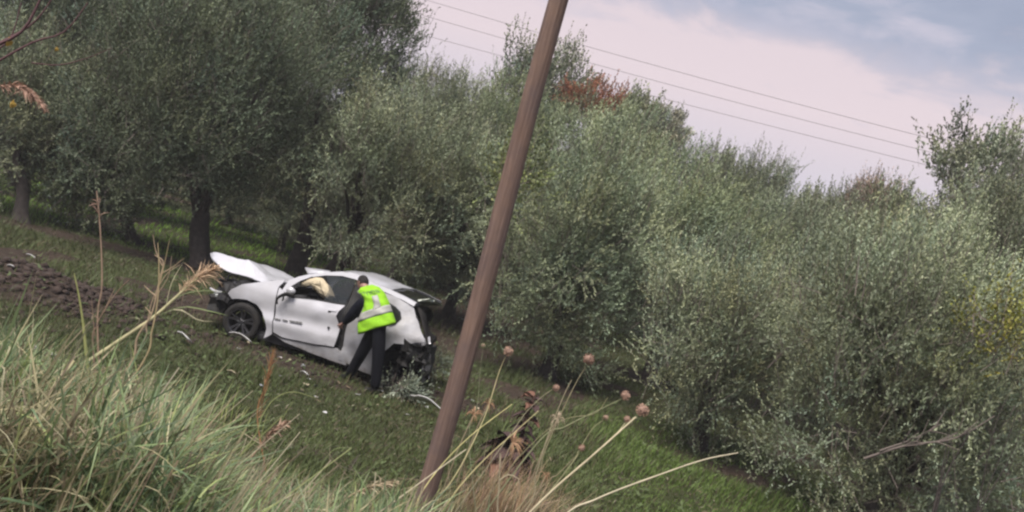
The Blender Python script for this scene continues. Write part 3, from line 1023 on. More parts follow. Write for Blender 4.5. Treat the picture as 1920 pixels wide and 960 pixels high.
P_fender = [(1.833, 0.716), (1.764, 0.812), (1.595, 0.94), (1.375, 1.032), (1.135, 1.131), (0.892, 1.223), (0.91, 1.166), (0.955, 1.089), (0.911, 0.861), (0.859, 0.557), (0.823, 0.291), (0.964, 0.181), (0.949, 0.356), (0.994, 0.488), (1.094, 0.604), (1.235, 0.694), (1.427, 0.725), (1.62, 0.689), (1.729, 0.646)]
P_door = [(0.94, 1.084), (0.899, 0.864), (0.841, 0.563), (0.805, 0.335), (0.631, 0.306), (0.318, 0.341), (0.007, 0.372), (-0.325, 0.432), (-0.341, 0.573), (-0.334, 0.742), (-0.223, 0.908), (-0.236, 1.01), (-0.298, 1.121), (0.054, 1.087), (0.349, 1.047), (0.633, 0.982), (0.785, 0.978), (0.84, 1.061)]
P_rail = [(0.859, 1.073), (0.832, 1.232), (0.694, 1.336), (0.545, 1.419), (0.282, 1.529), (0.011, 1.621), (-0.294, 1.641), (-0.442, 1.62), (-0.639, 1.595), (-0.885, 1.575), (-1.172, 1.54), (-1.42, 1.495), (-1.404, 1.432), (-1.173, 1.478), (-0.889, 1.508), (-0.644, 1.527), (-0.439, 1.548), (-0.268, 1.567), (-0.023, 1.555), (0.258, 1.484), (0.493, 1.382), (0.633, 1.283), (0.733, 1.167), (0.786, 1.027)]
P_quarter = [(-0.654, 1.512), (-0.894, 1.50), (-1.172, 1.471), (-1.409, 1.422), (-1.487, 1.277), (-1.783, 1.005), (-1.807, 0.944), (-1.559, 0.852), (-1.323, 0.773), (-1.193, 0.608), (-1.126, 0.418), (-1.117, 0.172), (-0.837, 0.198), (-0.458, 0.237), (-0.436, 0.345), (-0.471, 0.783), (-0.495, 0.988), (-0.52, 1.298)]
P_qglass = [(-0.78, 1.42), (-0.951, 1.385), (-1.133, 1.342), (-1.239, 1.289), (-1.296, 1.2), (-1.246, 1.083), (-1.167, 1.046), (-0.80, 1.10)]
P_sill = [(0.803, 0.289), (0.554, 0.236), (0.1, 0.201), (-0.314, 0.18), (-0.60, 0.19), (-0.56, 0.33), (-0.366, 0.416), (0.003, 0.351), (0.314, 0.319), (0.627, 0.281)]
P_glass = [(0.24, 1.475), (-0.027, 1.547), (-0.279, 1.559), (-0.295, 1.325), (-0.282, 1.134), (0.10, 1.092), (0.09, 1.28)]
P_pillar = [(-0.29, 1.56), (-0.44, 1.54), (-0.50, 1.30), (-0.47, 0.98), (-0.45, 0.42), (-0.37, 0.42), (-0.36, 0.74), (-0.30, 0.95), (-0.31, 1.12)]

panel('front_wing', P_fender, PAINT, car, crumple=0.022, label='white front wing left standing with a torn front edge')
door = panel('door', P_door, PAINT, car, off=0.004, crumple=0.020, cs=4, label='dented white driver door without front window glass')
panel('roof_rail', P_rail, PAINT, car, off=0.0, thick=0.06, detail_on=False)
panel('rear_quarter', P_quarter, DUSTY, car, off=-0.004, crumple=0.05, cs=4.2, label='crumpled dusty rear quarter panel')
panel('quarter_glass', P_qglass, DARKGLASS, car, off=0.012, detail_on=False, thick=0.012)
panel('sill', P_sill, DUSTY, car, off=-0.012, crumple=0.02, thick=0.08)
panel('side_glass', P_glass, GLASS, car, off=-0.02, detail_on=False, thick=0.006, crumple=0.01)
panel('door_pillar', P_pillar, BLACK, car, off=-0.05, crumple=0.04, thick=0.05)
# window seal below the opening, dark
seal = [(0.79, 0.985), (0.633, 0.99), (0.349, 1.053), (0.054, 1.093), (-0.298, 1.128), (-0.3, 1.142), (0.054, 1.107), (0.349, 1.067), (0.64, 1.006), (0.785, 1.0)]
panel('window_seal', seal, BLACK, door, off=0.012, detail_on=False, thick=0.03)
for poly in ([(0.837, 0.581), (0.735, 0.594), (0.72, 0.572), (0.83, 0.556)], [(0.69, 0.600), (0.60, 0.612), (0.59, 0.594), (0.68, 0.582)], [(0.56, 0.622), (0.338, 0.658), (0.322, 0.63), (0.545, 0.592)]):
    panel('trim_strip', poly, SCUFF, door, off=0.022, detail_on=False, thick=0.02, step=0.04)
panel('lock_hole', [(-0.135, 0.72), (-0.17, 0.72), (-0.17, 0.685), (-0.135, 0.685)], BLACK, door, off=0.012, detail_on=False, thick=0.015)
panel('door_handle', [(-0.06, 1.0), (-0.21, 1.025), (-0.21, 0.995), (-0.06, 0.975)], PAINT, door, off=0.03, detail_on=False, thick=0.03)
panel('handle_recess', [(-0.07, 0.968), (-0.20, 0.988), (-0.20, 0.962), (-0.07, 0.945)], BLACK, door, off=0.008, detail_on=False, thick=0.01)
# broken mirror: white cap with the dark housing hanging below it
bm = bmesh.new()
bmesh.ops.create_uvsphere(bm, u_segments=14, v_segments=9, radius=1)
for v in bm.verts:
    v.co = Vector((v.co.x * 0.085, v.co.y * 0.05, v.co.z * 0.06)) + mnoise.noise_vector(v.co * 2) * 0.012
bmesh.ops.translate(bm, verts=bm.verts, vec=(0.665, 0.91, 1.10))
mirror = bm_obj('mirror', bm, PAINT, car, smooth=True)
A_ = Acc()
A_.tube(spline([(0.58, 0.92, 1.05), (0.70, 0.95, 1.03), (0.79, 0.97, 0.97), (0.83, 0.98, 0.90), (0.80, 0.98, 0.83)], 14), np.linspace(0.035, 0.016, 14), 8, gnarl=0.12)
A_.tube(spline([(0.74, 0.96, 0.99), (0.72, 0.98, 0.93), (0.74, 0.97, 0.91)], 8), np.linspace(0.02, 0.008, 8), 6)
A_.build('mirror_bracket', BLACK, mirror)
# dark quarter in front of the door window
panel('mirror_base', [(0.86, 1.07), (0.835, 1.16), (0.745, 1.20), (0.70, 1.02), (0.785, 0.985)], BLACK, car, off=-0.012, detail_on=False, thick=0.03)

# shut lines round the door
A_ = Acc()
gap = [(0.862, 1.06), (0.935, 1.075), (0.905, 0.86), (0.85, 0.56), (0.812, 0.33), (0.64, 0.298), (0.31, 0.334), (0.0, 0.365), (-0.325, 0.425)]
G_ = spline([(x, sy(x, z) - 0.004, z) for x, z in gap], 50)
A_.tube(G_, np.full(50, 0.008), 6)
A_.build('door_gap', BLACK, car)
def push_far(o):
    for v in o.data.vertices:
        k = min(1.0, max(0.0, (-0.7 - v.co.x) / 0.9))
        v.co.x += 0.75 * k
        v.co.y += 0.30 * k
        v.co += mnoise.noise_vector(v.co * 5.0) * 0.06 * k


def push_in(o):
    """the blow came from the far corner: that side of the tail is driven forward"""
    for v in o.data.vertices:
        v.co.x += 0.40 * max(0.0, 0.55 - v.co.y) / 1.2
        v.co.y += 0.30 * max(0.0, 0.3 - v.co.y)
        v.co += mnoise.noise_vector(v.co * 6.0) * 0.045


# far side of the body
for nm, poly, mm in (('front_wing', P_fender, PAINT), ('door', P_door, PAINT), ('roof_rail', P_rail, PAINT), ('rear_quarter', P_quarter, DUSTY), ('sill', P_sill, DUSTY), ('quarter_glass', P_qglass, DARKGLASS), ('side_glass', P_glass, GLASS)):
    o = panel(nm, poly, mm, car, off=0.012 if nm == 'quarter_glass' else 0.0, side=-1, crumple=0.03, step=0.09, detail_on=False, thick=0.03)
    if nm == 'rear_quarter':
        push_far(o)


def loft(name, stations, m, parent, crown=0.05, nseg=12, crumple=0.0, thick=0.012, smooth=True, **kw):
    """surface across the car: stations (x, z, half width)"""
    bm = bmesh.new()
    rows = []
    for x, z, w in stations:
        r = []
        for k in range(nseg + 1):
            s = -1 + 2 * k / nseg
            v = Vector((x, s * w, z + crown * (1 - s * s)))
            if crumple:
                v += mnoise.noise_vector(v * 3.1) * crumple
            r.append(bm.verts.new(v))
        rows.append(r)
    for a, b in zip(rows, rows[1:]):
        for k in range(nseg):
            bm.faces.new((a[k], a[k + 1], b[k + 1], b[k]))
    o = bm_obj(name, bm, m, parent, smooth=smooth, **kw)
    s = o.modifiers.new('thickness', 'SOLIDIFY')
    s.thickness = thick
    return o


loft('roof', [(0.27, 1.52, 0.62), (0.1, 1.585, 0.60), (-0.1, 1.622, 0.585), (-0.294, 1.633, 0.575), (-0.55, 1.60, 0.59), (-0.9, 1.567, 0.60)], PAINT, car, crown=0.03, crumple=0.02)
loft('windscreen', [(0.80, 1.20, 0.72), (0.55, 1.395, 0.66), (0.30, 1.50, 0.62)], glass_mat('crazed_windscreen', (0.42, 0.45, 0.46), 0.35, 0.3), car, crown=0.04, crumple=0.05)
loft('rear_glass', [(-0.92, 1.555, 0.585), (-1.2, 1.522, 0.59), (-1.42, 1.47, 0.60), (-1.46, 1.42, 0.60)], DARKGLASS, car, crown=0.03, thick=0.008)
loft('scuttle', [(0.80, 1.15, 0.76), (0.95, 1.13, 0.78), (1.10, 1.08, 0.78)], BLACK, car, crown=0.02, crumple=0.04)
# torn piece of the far roof edge curling up beside the windscreen
bm = bmesh.new()
tri = [(1.20, -0.40, 1.385), (0.98, -0.45, 1.42), (0.70, -0.42, 1.46), (0.66, -0.30, 1.44), (0.86, -0.22, 1.37), (1.05, -0.28, 1.31), (1.14, -0.36, 1.34)]
vs = [bm.verts.new(q) for q in tri]
cc = bm.verts.new((0.92, -0.36, 1.40))
for i in range(len(vs)):
    bm.faces.new((vs[i], vs[(i + 1) % len(vs)], cc))
o = bm_obj('roof_edge_flap', bm, PAINT, car, smooth=True, label='bent white flap of roof edge sticking up by the windscreen')
o.modifiers.new('thickness', 'SOLIDIFY').thickness = 0.02

# bonnet folded up towards the front
near = spline([(1.267, .52, 1.095), (1.448, .52, 1.028), (1.757, .52, 1.045), (2.195, .51, 1.027), (2.468, .50, 1.132), (2.555, .48, 1.245)], 22)
ridge = spline([(1.378, .32, 1.075), (1.607, .30, 1.151), (1.923, .28, 1.29), (2.054, .27, 1.272), (2.432, .27, 1.258), (2.60, .36, 1.25)], 22)
farr = spline([(1.10, -.60, 1.07), (1.45, -.60, 1.10), (1.80, -.58, 1.17), (2.05, -.56, 1.14), (2.25, -.52, 1.06), (2.40, -.45, 1.0)], 22)
bm = bmesh.new()
rows = []
for i in range(22):
    r = []
    for k in range(11):
        s = k / 10
        v = Vector(near[i] * (1 - s / .4) + ridge[i] * s / .4) if s <= 0.4 else Vector(ridge[i] * (1 - (s - .4) / .6) + farr[i] * (s - .4) / .6)
        v += mnoise.noise_vector(v * 3.3) * 0.022 + mnoise.noise_vector(v * 9) * 0.010
        r.append(bm.verts.new(v))
    rows.append(r)
for a, b in zip(rows, rows[1:]):
    for k in range(10):
        bm.faces.new((a[k], a[k + 1], b[k + 1], b[k]))
hood = bm_obj('bonnet', bm, [PAINT, BLACK], car, smooth=False, label='white bonnet buckled and lifted at its front end')
sm = hood.modifiers.new('thickness', 'SOLIDIFY')
sm.thickness = 0.025
sm.offset = -1

# engine bay: block, hoses, tank, crushed cross beam
def crumple_box(bm, c, size, rot=(0, 0, 0), amt=0.2, cuts=2):
    """a box bent out of shape by noise"""
    n = cuts + 1
    R_ = Euler(rot).to_matrix()
    cache = {}

    def vert(i, j, k):
        if (i, j, k) not in cache:
            q = Vector((i / n - 0.5, j / n - 0.5, k / n - 0.5))
            q = q + mnoise.noise_vector(q * 2.3 + Vector(c) * 3) * amt
            cache[(i, j, k)] = bm.verts.new(R_ @ Vector((q.x * size[0], q.y * size[1], q.z * size[2])) + Vector(c))
        return cache[(i, j, k)]
    for a in range(n):
        for b in range(n):
            for e in (0, n):
                for f in (((e, a, b), (e, a + 1, b), (e, a + 1, b + 1), (e, a, b + 1)), ((a, e, b), (a + 1, e, b), (a + 1, e, b + 1), (a, e, b + 1)), ((a, b, e), (a + 1, b, e), (a + 1, b + 1, e), (a, b + 1, e))):
                    bm.faces.new([vert(*q) for q in f])


bm = bmesh.new()
for c_, s_, ro in (((1.55, 0.1, 0.72), (0.6, 1.1, 0.45), (0, 0, 0)), ((1.95, 0.15, 0.66), (0.35, 1.2, 0.42), (0, .2, .1)), ((2.15, 0.35, 0.72), (0.25, 0.4, 0.3), (0.2, 0, 0.3)), ((1.35, 0.45, 0.92), (0.35, 0.25, 0.16), (0, 0.1, 0))):
    crumple_box(bm, c_, s_, ro, 0.22, 3)
eng = bm_obj('engine', bm, BLACK, car)
A_ = Acc()
gg = np.random.default_rng(5)
for k in range(14):
    p0 = np.array([gg.uniform(1.4, 2.2), gg.uniform(0.2, 0.72), gg.uniform(0.7, 0.98)])
    p1 = p0 + gg.normal(0, 0.22, 3) * np.array([1.2, 0.6, 0.6])
    A_.tube(spline([p0, (p0 + p1) / 2 + gg.normal(0, 0.06, 3), p1], 9), np.full(9, gg.uniform(0.012, 0.03)), 7)
A_.build('hoses', BLACK, eng)
for k in range(9):
    bm = bmesh.new()
    crumple_box(bm, (gg.uniform(1.5, 2.3), gg.uniform(0.35, 0.72), gg.uniform(0.45, 0.95)), (gg.uniform(.04, .16), gg.uniform(.03, .1), gg.uniform(.03, .09)), gg.uniform(0, 3, 3), 0.3, 1)
    bm_obj('bent_bracket', bm, SILVER, eng)
# front end: beam, headlamp, white trim strip, hanging liner
bm = bmesh.new()
crumple_box(bm, (2.18, 0.0, 0.44), (0.16, 1.35, 0.16), (0, .2, .12), 0.25, 4)
bm_obj('crash_beam', bm, SILVER, car)
bm = bmesh.new()
crumple_box(bm, (2.02, 0.55, 0.50), (0.42, 0.36, 0.26), (0.2, 0.4, 0.5), 0.3, 3)
crumple_box(bm, (2.15, 0.30, 0.32), (0.3, 0.7, 0.14), (0.1, 0.2, 0.2), 0.35, 3)
bm_obj('bumper_liner', bm, BLACK, car)
bm = bmesh.new()
bmesh.ops.create_uvsphere(bm, u_segments=14, v_segments=9, radius=1)
for v in bm.verts:
    v.co = Vector((v.co.x * 0.15, v.co.y * 0.07, v.co.z * 0.075))
bmesh.ops.rotate(bm, verts=bm.verts, matrix=Euler((0, 0.45, -0.6)).to_matrix())
bmesh.ops.translate(bm, verts=bm.verts, vec=(2.16, 0.66, 0.55))
hl = bm_obj('headlamp', bm, LENS, car, smooth=True)
bm = bmesh.new()
crumple_box(bm, (2.12, 0.70, 0.54), (0.05, 0.03, 0.07), (0, .3, 0), 0.2, 1)
crumple_box(bm, (1.98, 0.73, 0.52), (0.04, 0.02, 0.09), (0, .6, 0), 0.2, 1)
bm_obj('reflector', bm, CHROME, hl)
A_ = Acc()
A_.tube(spline([(2.33, 0.60, 0.665), (2.2, 0.66, 0.655), (2.08, 0.70, 0.665), (1.98, 0.72, 0.70)], 10), np.array([.012, .02, .024, .025, .025, .024, .022, .02, .016, .01]), 8)
A_.build('trim_strip', PAINT, car)


def wheel(name, loc, steer, camber, R=0.325, wd=0.21, side=1, label=None, rim_m=None):
    RIMM = rim_m or RIM
    root = bpy.data.objects.new(name, None)
    COL.objects.link(root)
    root.parent = car
    root.location = loc
    root.rotation_euler = (camber, 0, steer)
    if label:
        root['label'] = label
    rim_r = R * 0.70

    def lathe(nm, prof, m, seg=40):
        bm = bmesh.new()
        rings = []
        for r, y in prof:
            rings.append([bm.verts.new((r * math.cos(2 * math.pi * k / seg), y * side, r * math.sin(2 * math.pi * k / seg))) for k in range(seg)])
        for a, b in zip(rings, rings[1:]):
            for k in range(seg):
                bm.faces.new((a[k], a[(k + 1) % seg], b[(k + 1) % seg], b[k]))
        return bm_obj(nm, bm, m, root, smooth=True)
    h = wd / 2
    lathe('tyre', [(rim_r, -h * .9), (R * .93, -h), (R * .985, -h * .85), (R, -h * .5), (R, -h * .2), (R * .985, -h * .18), (R * .985, -h * .1), (R, -h * .08), (R, h * .5), (R * .985, h * .85), (R * .93, h), (R * .80, h * 1.02), (rim_r, h * .88)], RUBBER)
    rim = lathe('rim', [(rim_r * 1.0, h * .9), (rim_r * .965, h * .92), (rim_r * .93, h * .8), (rim_r * .92, -h * .8)], RIMM)
    bm = bmesh.new()
    for k in range(10):
        a = 2 * math.pi * (k // 2) / 5 + (0.19 if k % 2 else -0.19) + 0.3
        w0, w1 = 0.024, 0.017
        d0, d1 = Vector((math.cos(a), 0, math.sin(a))), Vector((-math.sin(a), 0, math.cos(a)))
        pts = []
        for rr, ww, y in ((rim_r * .16, w0, h * .50), (rim_r * .6, w1 * 1.05, h * .66), (rim_r * .95, w1 * 1.5, h * .80)):
            c_ = d0 * rr
            pts.append([bm.verts.new(c_ + d1 * ww * sx + Vector((0, (y + yo) * side, 0))) for sx, yo in ((-1, -.02), (-.7, 0), (.7, 0), (1, -.02))])
        for a_, b_ in zip(pts, pts[1:]):
            for q in range(3):
                bm.faces.new((a_[q], a_[q + 1], b_[q + 1], b_[q]))
    bm_obj('spoke', bm, RIMM, root)['kind'] = 'stuff'
    lathe('hub', [(rim_r * .2, h * .45), (rim_r * .19, h * .62), (rim_r * .12, h * .66), (0.001, h * .66)], RIMM, 20)
    lathe('brake_disc', [(rim_r * .75, -h * .1), (rim_r * .75, 0), (0.02, 0)], BLACK, 24)
    bm = bmesh.new()
    for k in range(5):
        a = 2 * math.pi * k / 5
        bmesh.ops.create_icosphere(bm, subdivisions=1, radius=0.010, matrix=Matrix.Translation((rim_r * .26 * math.cos(a), h * .56 * side, rim_r * .26 * math.sin(a))))
    bm_obj('wheel_bolts', bm, CHROME, root)['kind'] = 'stuff'
    return root


wheel('wheel', (1.44, 0.79, 0.33), RAD(9), RAD(-3), label='dirty front wheel with ten spoke dark alloy rim')
wheel('wheel', (1.44, -0.78, 0.33), RAD(9) + math.pi, 0)
wheel('wheel', (-1.42, 0.60, 0.31), RAD(-14), RAD(10), rim_m=BLACK, label='dark rear wheel pushed in under the crushed tail')  # rim in black: the shade under the tail put into its colour
wheel('wheel', (-1.15, -0.62, 0.33), math.pi, 0)
# wheel arch liners
bm = bmesh.new()
for xc, yc in ((1.44, 0.62), (-1.42, 0.5), (1.44, -0.62)):
    seg = 14
    ra = []
    for yy in (yc - 0.24, yc + 0.17):
        ra.append([bm.verts.new((xc + 0.44 * math.cos(math.pi * k / seg), yy, 0.30 + 0.40 * math.sin(math.pi * k / seg))) for k in range(seg + 1)])
    for k in range(seg):
        bm.faces.new((ra[0][k], ra[0][k + 1], ra[1][k + 1], ra[1][k]))
o = bm_obj('arch_liner', bm, BLACK, car, smooth=True)
o.modifiers.new('thickness', 'SOLIDIFY').thickness = 0.01
# floor, bulkhead
bm = bmesh.new()
crumple_box(bm, (0.1, 0, 0.24), (2.3, 1.5, 0.14), (0, 0.05, 0), 0.02, 3)
crumple_box(bm, (1.0, 0, 0.68), (0.1, 1.45, 0.72), (0, 0, 0), 0.02, 3)
crumple_box(bm, (-1.25, 0, 0.50), (0.7, 1.05, 0.5), (0, 0, 0), 0.05, 3)
bm_obj('floor_pan', bm, CABIN, car)
bm = bmesh.new()
crumple_box(bm, (0.72, 0, 0.92), (0.42, 1.4, 0.2), (0, 0.15, 0), 0.08, 4)
dash = bm_obj('dashboard', bm, CABIN, car, smooth=True)
bm = bmesh.new()
for k in range(18):
    a0 = 2 * math.pi * k / 18
A_ = Acc()
a_ = np.linspace(0, 2 * math.pi, 25)
ring = np.stack([0.48 + 0.06 * np.sin(a_), 0.36 + 0.18 * np.cos(a_), 0.98 + 0.17 * np.sin(a_)], -1)
A_.tube(ring, np.full(25, 0.016), 8)
A_.tube([(0.48, 0.2, 0.98), (0.46, 0.36, 0.97), (0.48, 0.52, 0.98)], [0.016, 0.03, 0.016], 8)
A_.build('steering_wheel', CABIN, dash)
bm.free()
for yy in (0.36, -0.36):
    bm = bmesh.new()
    crumple_box(bm, (-0.02, yy, 0.52), (0.52, 0.48, 0.2), (0, -0.12, 0), 0.08, 3)
    crumple_box(bm, (-0.36, yy, 0.86), (0.2, 0.46, 0.66), (0, -0.32, 0), 0.08, 3)
    crumple_box(bm, (-0.50, yy, 1.28), (0.12, 0.26, 0.18), (0, -0.32, 0), 0.08, 3)
    bm_obj('front_seat', bm, SEATM, car, smooth=True)
# inflated curtain airbag hanging in the front of the door window
bm = bmesh.new()
prof = [(0.70, 1.24), (0.62, 1.33), (0.52, 1.41), (0.40, 1.44), (0.28, 1.42), (0.20, 1.36), (0.14, 1.34), (0.06, 1.27), (0.01, 1.20), (-0.02, 1.17), (0.03, 1.15), (0.02, 1.10), (0.09, 1.12), (0.16, 1.09), (0.20, 1.14), (0.29, 1.15), (0.33, 1.20), (0.40, 1.18), (0.42, 1.23), (0.50, 1.24), (0.55, 1.19), (0.64, 1.18)]
cv = (0.42, 1.285)
ringsN = 5
rows = []
for j in range(ringsN):
    s = 1 - j / (ringsN - 0.4)
    rows.append([bm.verts.new(Vector((cv[0] + (x - cv[0]) * s, 0.63 + 0.08 * math.sqrt(max(0, 1 - s * s)) + 0.05 * mnoise.noise(Vector((x * 7, s * 3, z * 9))), cv[1] + (z - cv[1]) * s))) for x, z in prof])
nP = len(prof)
for a, b in zip(rows, rows[1:]):
    for k in range(nP):
        bm.faces.new((a[k], a[(k + 1) % nP], b[(k + 1) % nP], b[k]))
bm.faces.new(rows[-1])
ab = bm_obj('airbag', bm, AIRB, car, smooth=True, label='cream curtain airbag hanging torn in the window opening')
ab.modifiers.new('thickness', 'SOLIDIFY').thickness = 0.02
A_ = Acc()
A_.tube(spline([(0.46, 0.69, 1.40), (0.55, 0.71, 1.33), (0.64, 0.70, 1.25)], 8), np.full(8, 0.007), 5)
A_.tube(spline([(0.30, 0.70, 1.37), (0.25, 0.715, 1.28), (0.17, 0.70, 1.18)], 8), np.full(8, 0.004), 5)
A_.build('airbag_seam', BLACK, ab)
# crushed tail: opening with dark glass and lining, torn bumper, shards
push_in(loft('tailgate', [(-1.45, 1.43, 0.60), (-1.56, 1.32, 0.66), (-1.72, 1.12, 0.70), (-1.84, 0.96, 0.72), (-1.84, 0.86, 0.72)], DARKTAIL, car, crown=0.0, crumple=0.10, thick=0.02, label='stove in dark tailgate'))
bm = bmesh.new()
crumple_box(bm, (-1.62, 0.05, 0.72), (0.42, 1.40, 0.34), (0, 0.1, 0.06), 0.26, 4)
crumple_box(bm, (-1.62, 0.30, 0.42), (0.34, 0.75, 0.36), (0.2, 0.3, 0.2), 0.35, 4)
push_in(bm_obj('tail_lining', bm, BLACK, car))
bm = bmesh.new()
crumple_box(bm, (-1.80, -0.1, 0.50), (0.10, 1.35, 0.30), (0, 0.25, 0.12), 0.4, 5)
crumple_box(bm, (-1.60, 0.62, 0.78), (0.36, 0.06, 0.14), (0, 0.35, 0.25), 0.4, 3)
push_in(bm_obj('torn_bumper', bm, SILVER, car, label='torn grey bumper skin hanging at the crushed tail'))
bm = bmesh.new()
crumple_box(bm, (-1.74, 0.62, 0.93), (0.14, 0.05, 0.10), (0.1, 0.5, 0.2), 0.35, 2)
crumple_box(bm, (-1.62, 0.66, 0.86), (0.10, 0.03, 0.03), (0.1, 0.3, 0.2), 0.35, 2)
bm_obj('bumper_shard', bm, PAINT, car)
bm = bmesh.new()
crumple_box(bm, (-1.42, 0.22, 1.53), (0.20, 0.34, 0.045), (0.1, 0.35, 0.2), 0.35, 3)
bm_obj('spoiler_piece', bm, pmat('pale_spoiler_plastic', (0.5, 0.53, 0.46), 0.6), car)
# ------------------------------------------------------------------ policeman bending at the driver's door
SKIN = pmat('skin', (0.33, 0.19, 0.15), 0.55)
NAVY = pmat('navy_uniform_cloth', (0.006, 0.007, 0.013), 0.9, spec=0.15, bump=(16, 0.9))
TROU = pmat('dark_trouser_cloth', (0.0055, 0.006, 0.009), 0.9, spec=0.15, bump=(14, 0.9))
HIVIS = pmat('hi_vis_fabric', (0.27, 0.55, 0.025), 0.7, spec=0.2, bump=(12, 0.8), noise=(7, 0.35, (0.15, 0.36, 0.02)))
REFL = pmat('reflective_tape', (0.36, 0.36, 0.33), 0.5, noise=(14, 0.6, (0.24, 0.24, 0.22)))
HAIR = pmat('dark_hair', (0.010, 0.008, 0.007), 0.7, bump=(60, 0.8))
SHOE = pmat('black_boot', (0.012, 0.012, 0.013), 0.4)
INK = pmat('vest_print', (0.03, 0.035, 0.09), 0.6)

foot_o = c2w(-1.25, 1.25, 0)
person = thing('person', 'person in dark uniform and green hi-vis vest bending towards the car door', 'person', foot_o)


def pl(x, y, z):
    return Vector(c2w(x, y, z) - foot_o)


def skin(name, pts, edges, m, parent, levels=2, root=0, smooth=True):
    """pts: list of (co, rx, ry)"""
    me = bpy.data.meshes.new(name)
    me.from_pydata([tuple(q[0]) for q in pts], edges, [])
    o = bpy.data.objects.new(name, me)
    COL.objects.link(o)
    mod = o.modifiers.new('skin', 'SKIN')
    mod.branch_smoothing = 0.6
    for i, q in enumerate(pts):
        me.skin_vertices[0].data[i].radius = (q[1], q[2] if len(q) > 2 else q[1])
        me.skin_vertices[0].data[i].use_root = (i == root)
    ss = o.modifiers.new('sub', 'SUBSURF')
    ss.levels = ss.render_levels = levels
    dg = bpy.context.evaluated_depsgraph_get()
    dg.update()
    nm = bpy.data.meshes.new_from_object(o.evaluated_get(dg))
    bpy.data.objects.remove(o)
    bpy.data.meshes.remove(me)
    nm.name = name
    nm.materials.clear()
    nm.materials.append(m)
    nm.polygons.foreach_set('use_smooth', np.ones(len(nm.polygons), bool))
    return link(name, nm, parent)


J = dict(
    pel=pl(-1.16, 1.28, 1.02), waist=pl(-1.08, 1.24, 1.16), chest=pl(-0.93, 1.18, 1.36), neck=pl(-0.74, 1.11, 1.50), head=pl(-0.62, 1.05, 1.575), crown=pl(-0.58, 1.02, 1.635),
    shL=pl(-0.79, 1.27, 1.37), elL=pl(-0.63, 1.20, 1.05), wrL=pl(-0.46, 1.06, 0.87), paL=pl(-0.41, 1.02, 0.825),
    shR=pl(-0.92, 0.96, 1.44), elR=pl(-0.72, 0.86, 1.16), wrR=pl(-0.52, 0.83, 1.00), paR=pl(-0.45, 0.83, 0.96),
    hipL=pl(-1.08, 1.24, 0.95), knL=pl(-0.97, 1.20, 0.55), anL=pl(-0.80, 1.08, 0.10),
    hipR=pl(-1.22, 1.34, 0.98), knR=pl(-1.33, 1.36, 0.55), anR=pl(-1.40, 1.35, 0.10))
names = list(J)
ix = {n: i for i, n in enumerate(names)}
rad = dict(pel=.12, waist=.11, chest=.125, neck=.052, head=.085, crown=.07, shL=.06, elL=.043, wrL=.03, paL=.036, shR=.06, elR=.043, wrR=.03, paR=.036, hipL=.085, knL=.058, anL=.042, hipR=.085, knR=.058, anR=.042)
pts = [(J[n], rad[n]) for n in names]
edges = [('pel', 'waist'), ('waist', 'chest'), ('chest', 'neck'), ('neck', 'head'), ('head', 'crown'), ('chest', 'shL'), ('shL', 'elL'), ('elL', 'wrL'), ('wrL', 'paL'), ('chest', 'shR'), ('shR', 'elR'), ('elR', 'wrR'), ('wrR', 'paR'), ('pel', 'hipL'), ('hipL', 'knL'), ('knL', 'anL'), ('pel', 'hipR'), ('hipR', 'knR'), ('knR', 'anR')]
edges = [(ix[a], ix[b]) for a, b in edges]


def fingers(palm, wrist, curl):
    d = (J[palm] - J[wrist]).normalized()
    a = d.cross(Vector((0.2, -1, 0.3))).normalized()
    b = d.cross(a)
    for k, ln in enumerate((0.072, 0.082, 0.078, 0.060)):
        base = J[palm] + d * 0.03 + a * (k - 1.5) * 0.021
        p1 = base + d * ln * 0.45
        p2 = p1 + (d * 0.8 + b * curl).normalized() * ln * 0.35
        p3 = p2 + (d * 0.4 + b * curl * 1.6).normalized() * ln * 0.3
        i0 = len(pts)
        pts.extend([(base, .011), (p1, .0095), (p2, .0085), (p3, .007)])
        edges.extend([(ix[palm], i0), (i0, i0 + 1), (i0 + 1, i0 + 2), (i0 + 2, i0 + 3)])
    i0 = len(pts)
    t0 = J[palm] - d * 0.01 - a * 0.038
    t1 = t0 + (d * 0.6 - a * 0.7 + b * curl * 0.5).normalized() * 0.03
    t2 = t1 + (d * 0.9 - a * 0.1 + b * curl * 0.8).normalized() * 0.028
    pts.extend([(t0, .012), (t1, .0105), (t2, .008)])
    edges.extend([(ix[palm], i0), (i0, i0 + 1), (i0 + 1, i0 + 2)])


fingers('paL', 'wrL', 0.6)
fingers('paR', 'wrR', 0.4)
body = skin('body', pts, edges, SKIN, person, 2)


def sub(name, sel, radii, eds, m, levels=2):
    return skin(name, [(J[n] if isinstance(n, str) else n, r) for n, r in zip(sel, radii)], eds, m, person, levels)


# trousers, jacket with sleeves, boots
sub('trousers', ['pel', 'hipL', 'knL', pl(-0.80, 1.08, 0.09), 'hipR', 'knR', pl(-1.40, 1.35, 0.09), 'waist'], [.155, .128, .098, .080, .130, .100, .082, .13], [(0, 1), (1, 2), (2, 3), (0, 4), (4, 5), (5, 6), (0, 7)], TROU)
mL = J['shL'].lerp(J['elL'], 0.5)
mR = J['shR'].lerp(J['elR'], 0.5)
sub('jacket', ['chest', 'waist', 'pel', 'shL', mL, 'elL', J['elL'].lerp(J['wrL'], 0.9), 'shR', mR, 'elR', J['elR'].lerp(J['wrR'], 0.9), J['chest'].lerp(J['neck'], 0.72)], [.145, .135, .150, .105, .105, .092, .055, .088, .078, .068, .048, .075], [(0, 1), (1, 2), (0, 3), (3, 4), (4, 5), (5, 6), (0, 7), (7, 8), (8, 9), (9, 10), (0, 11)], NAVY)
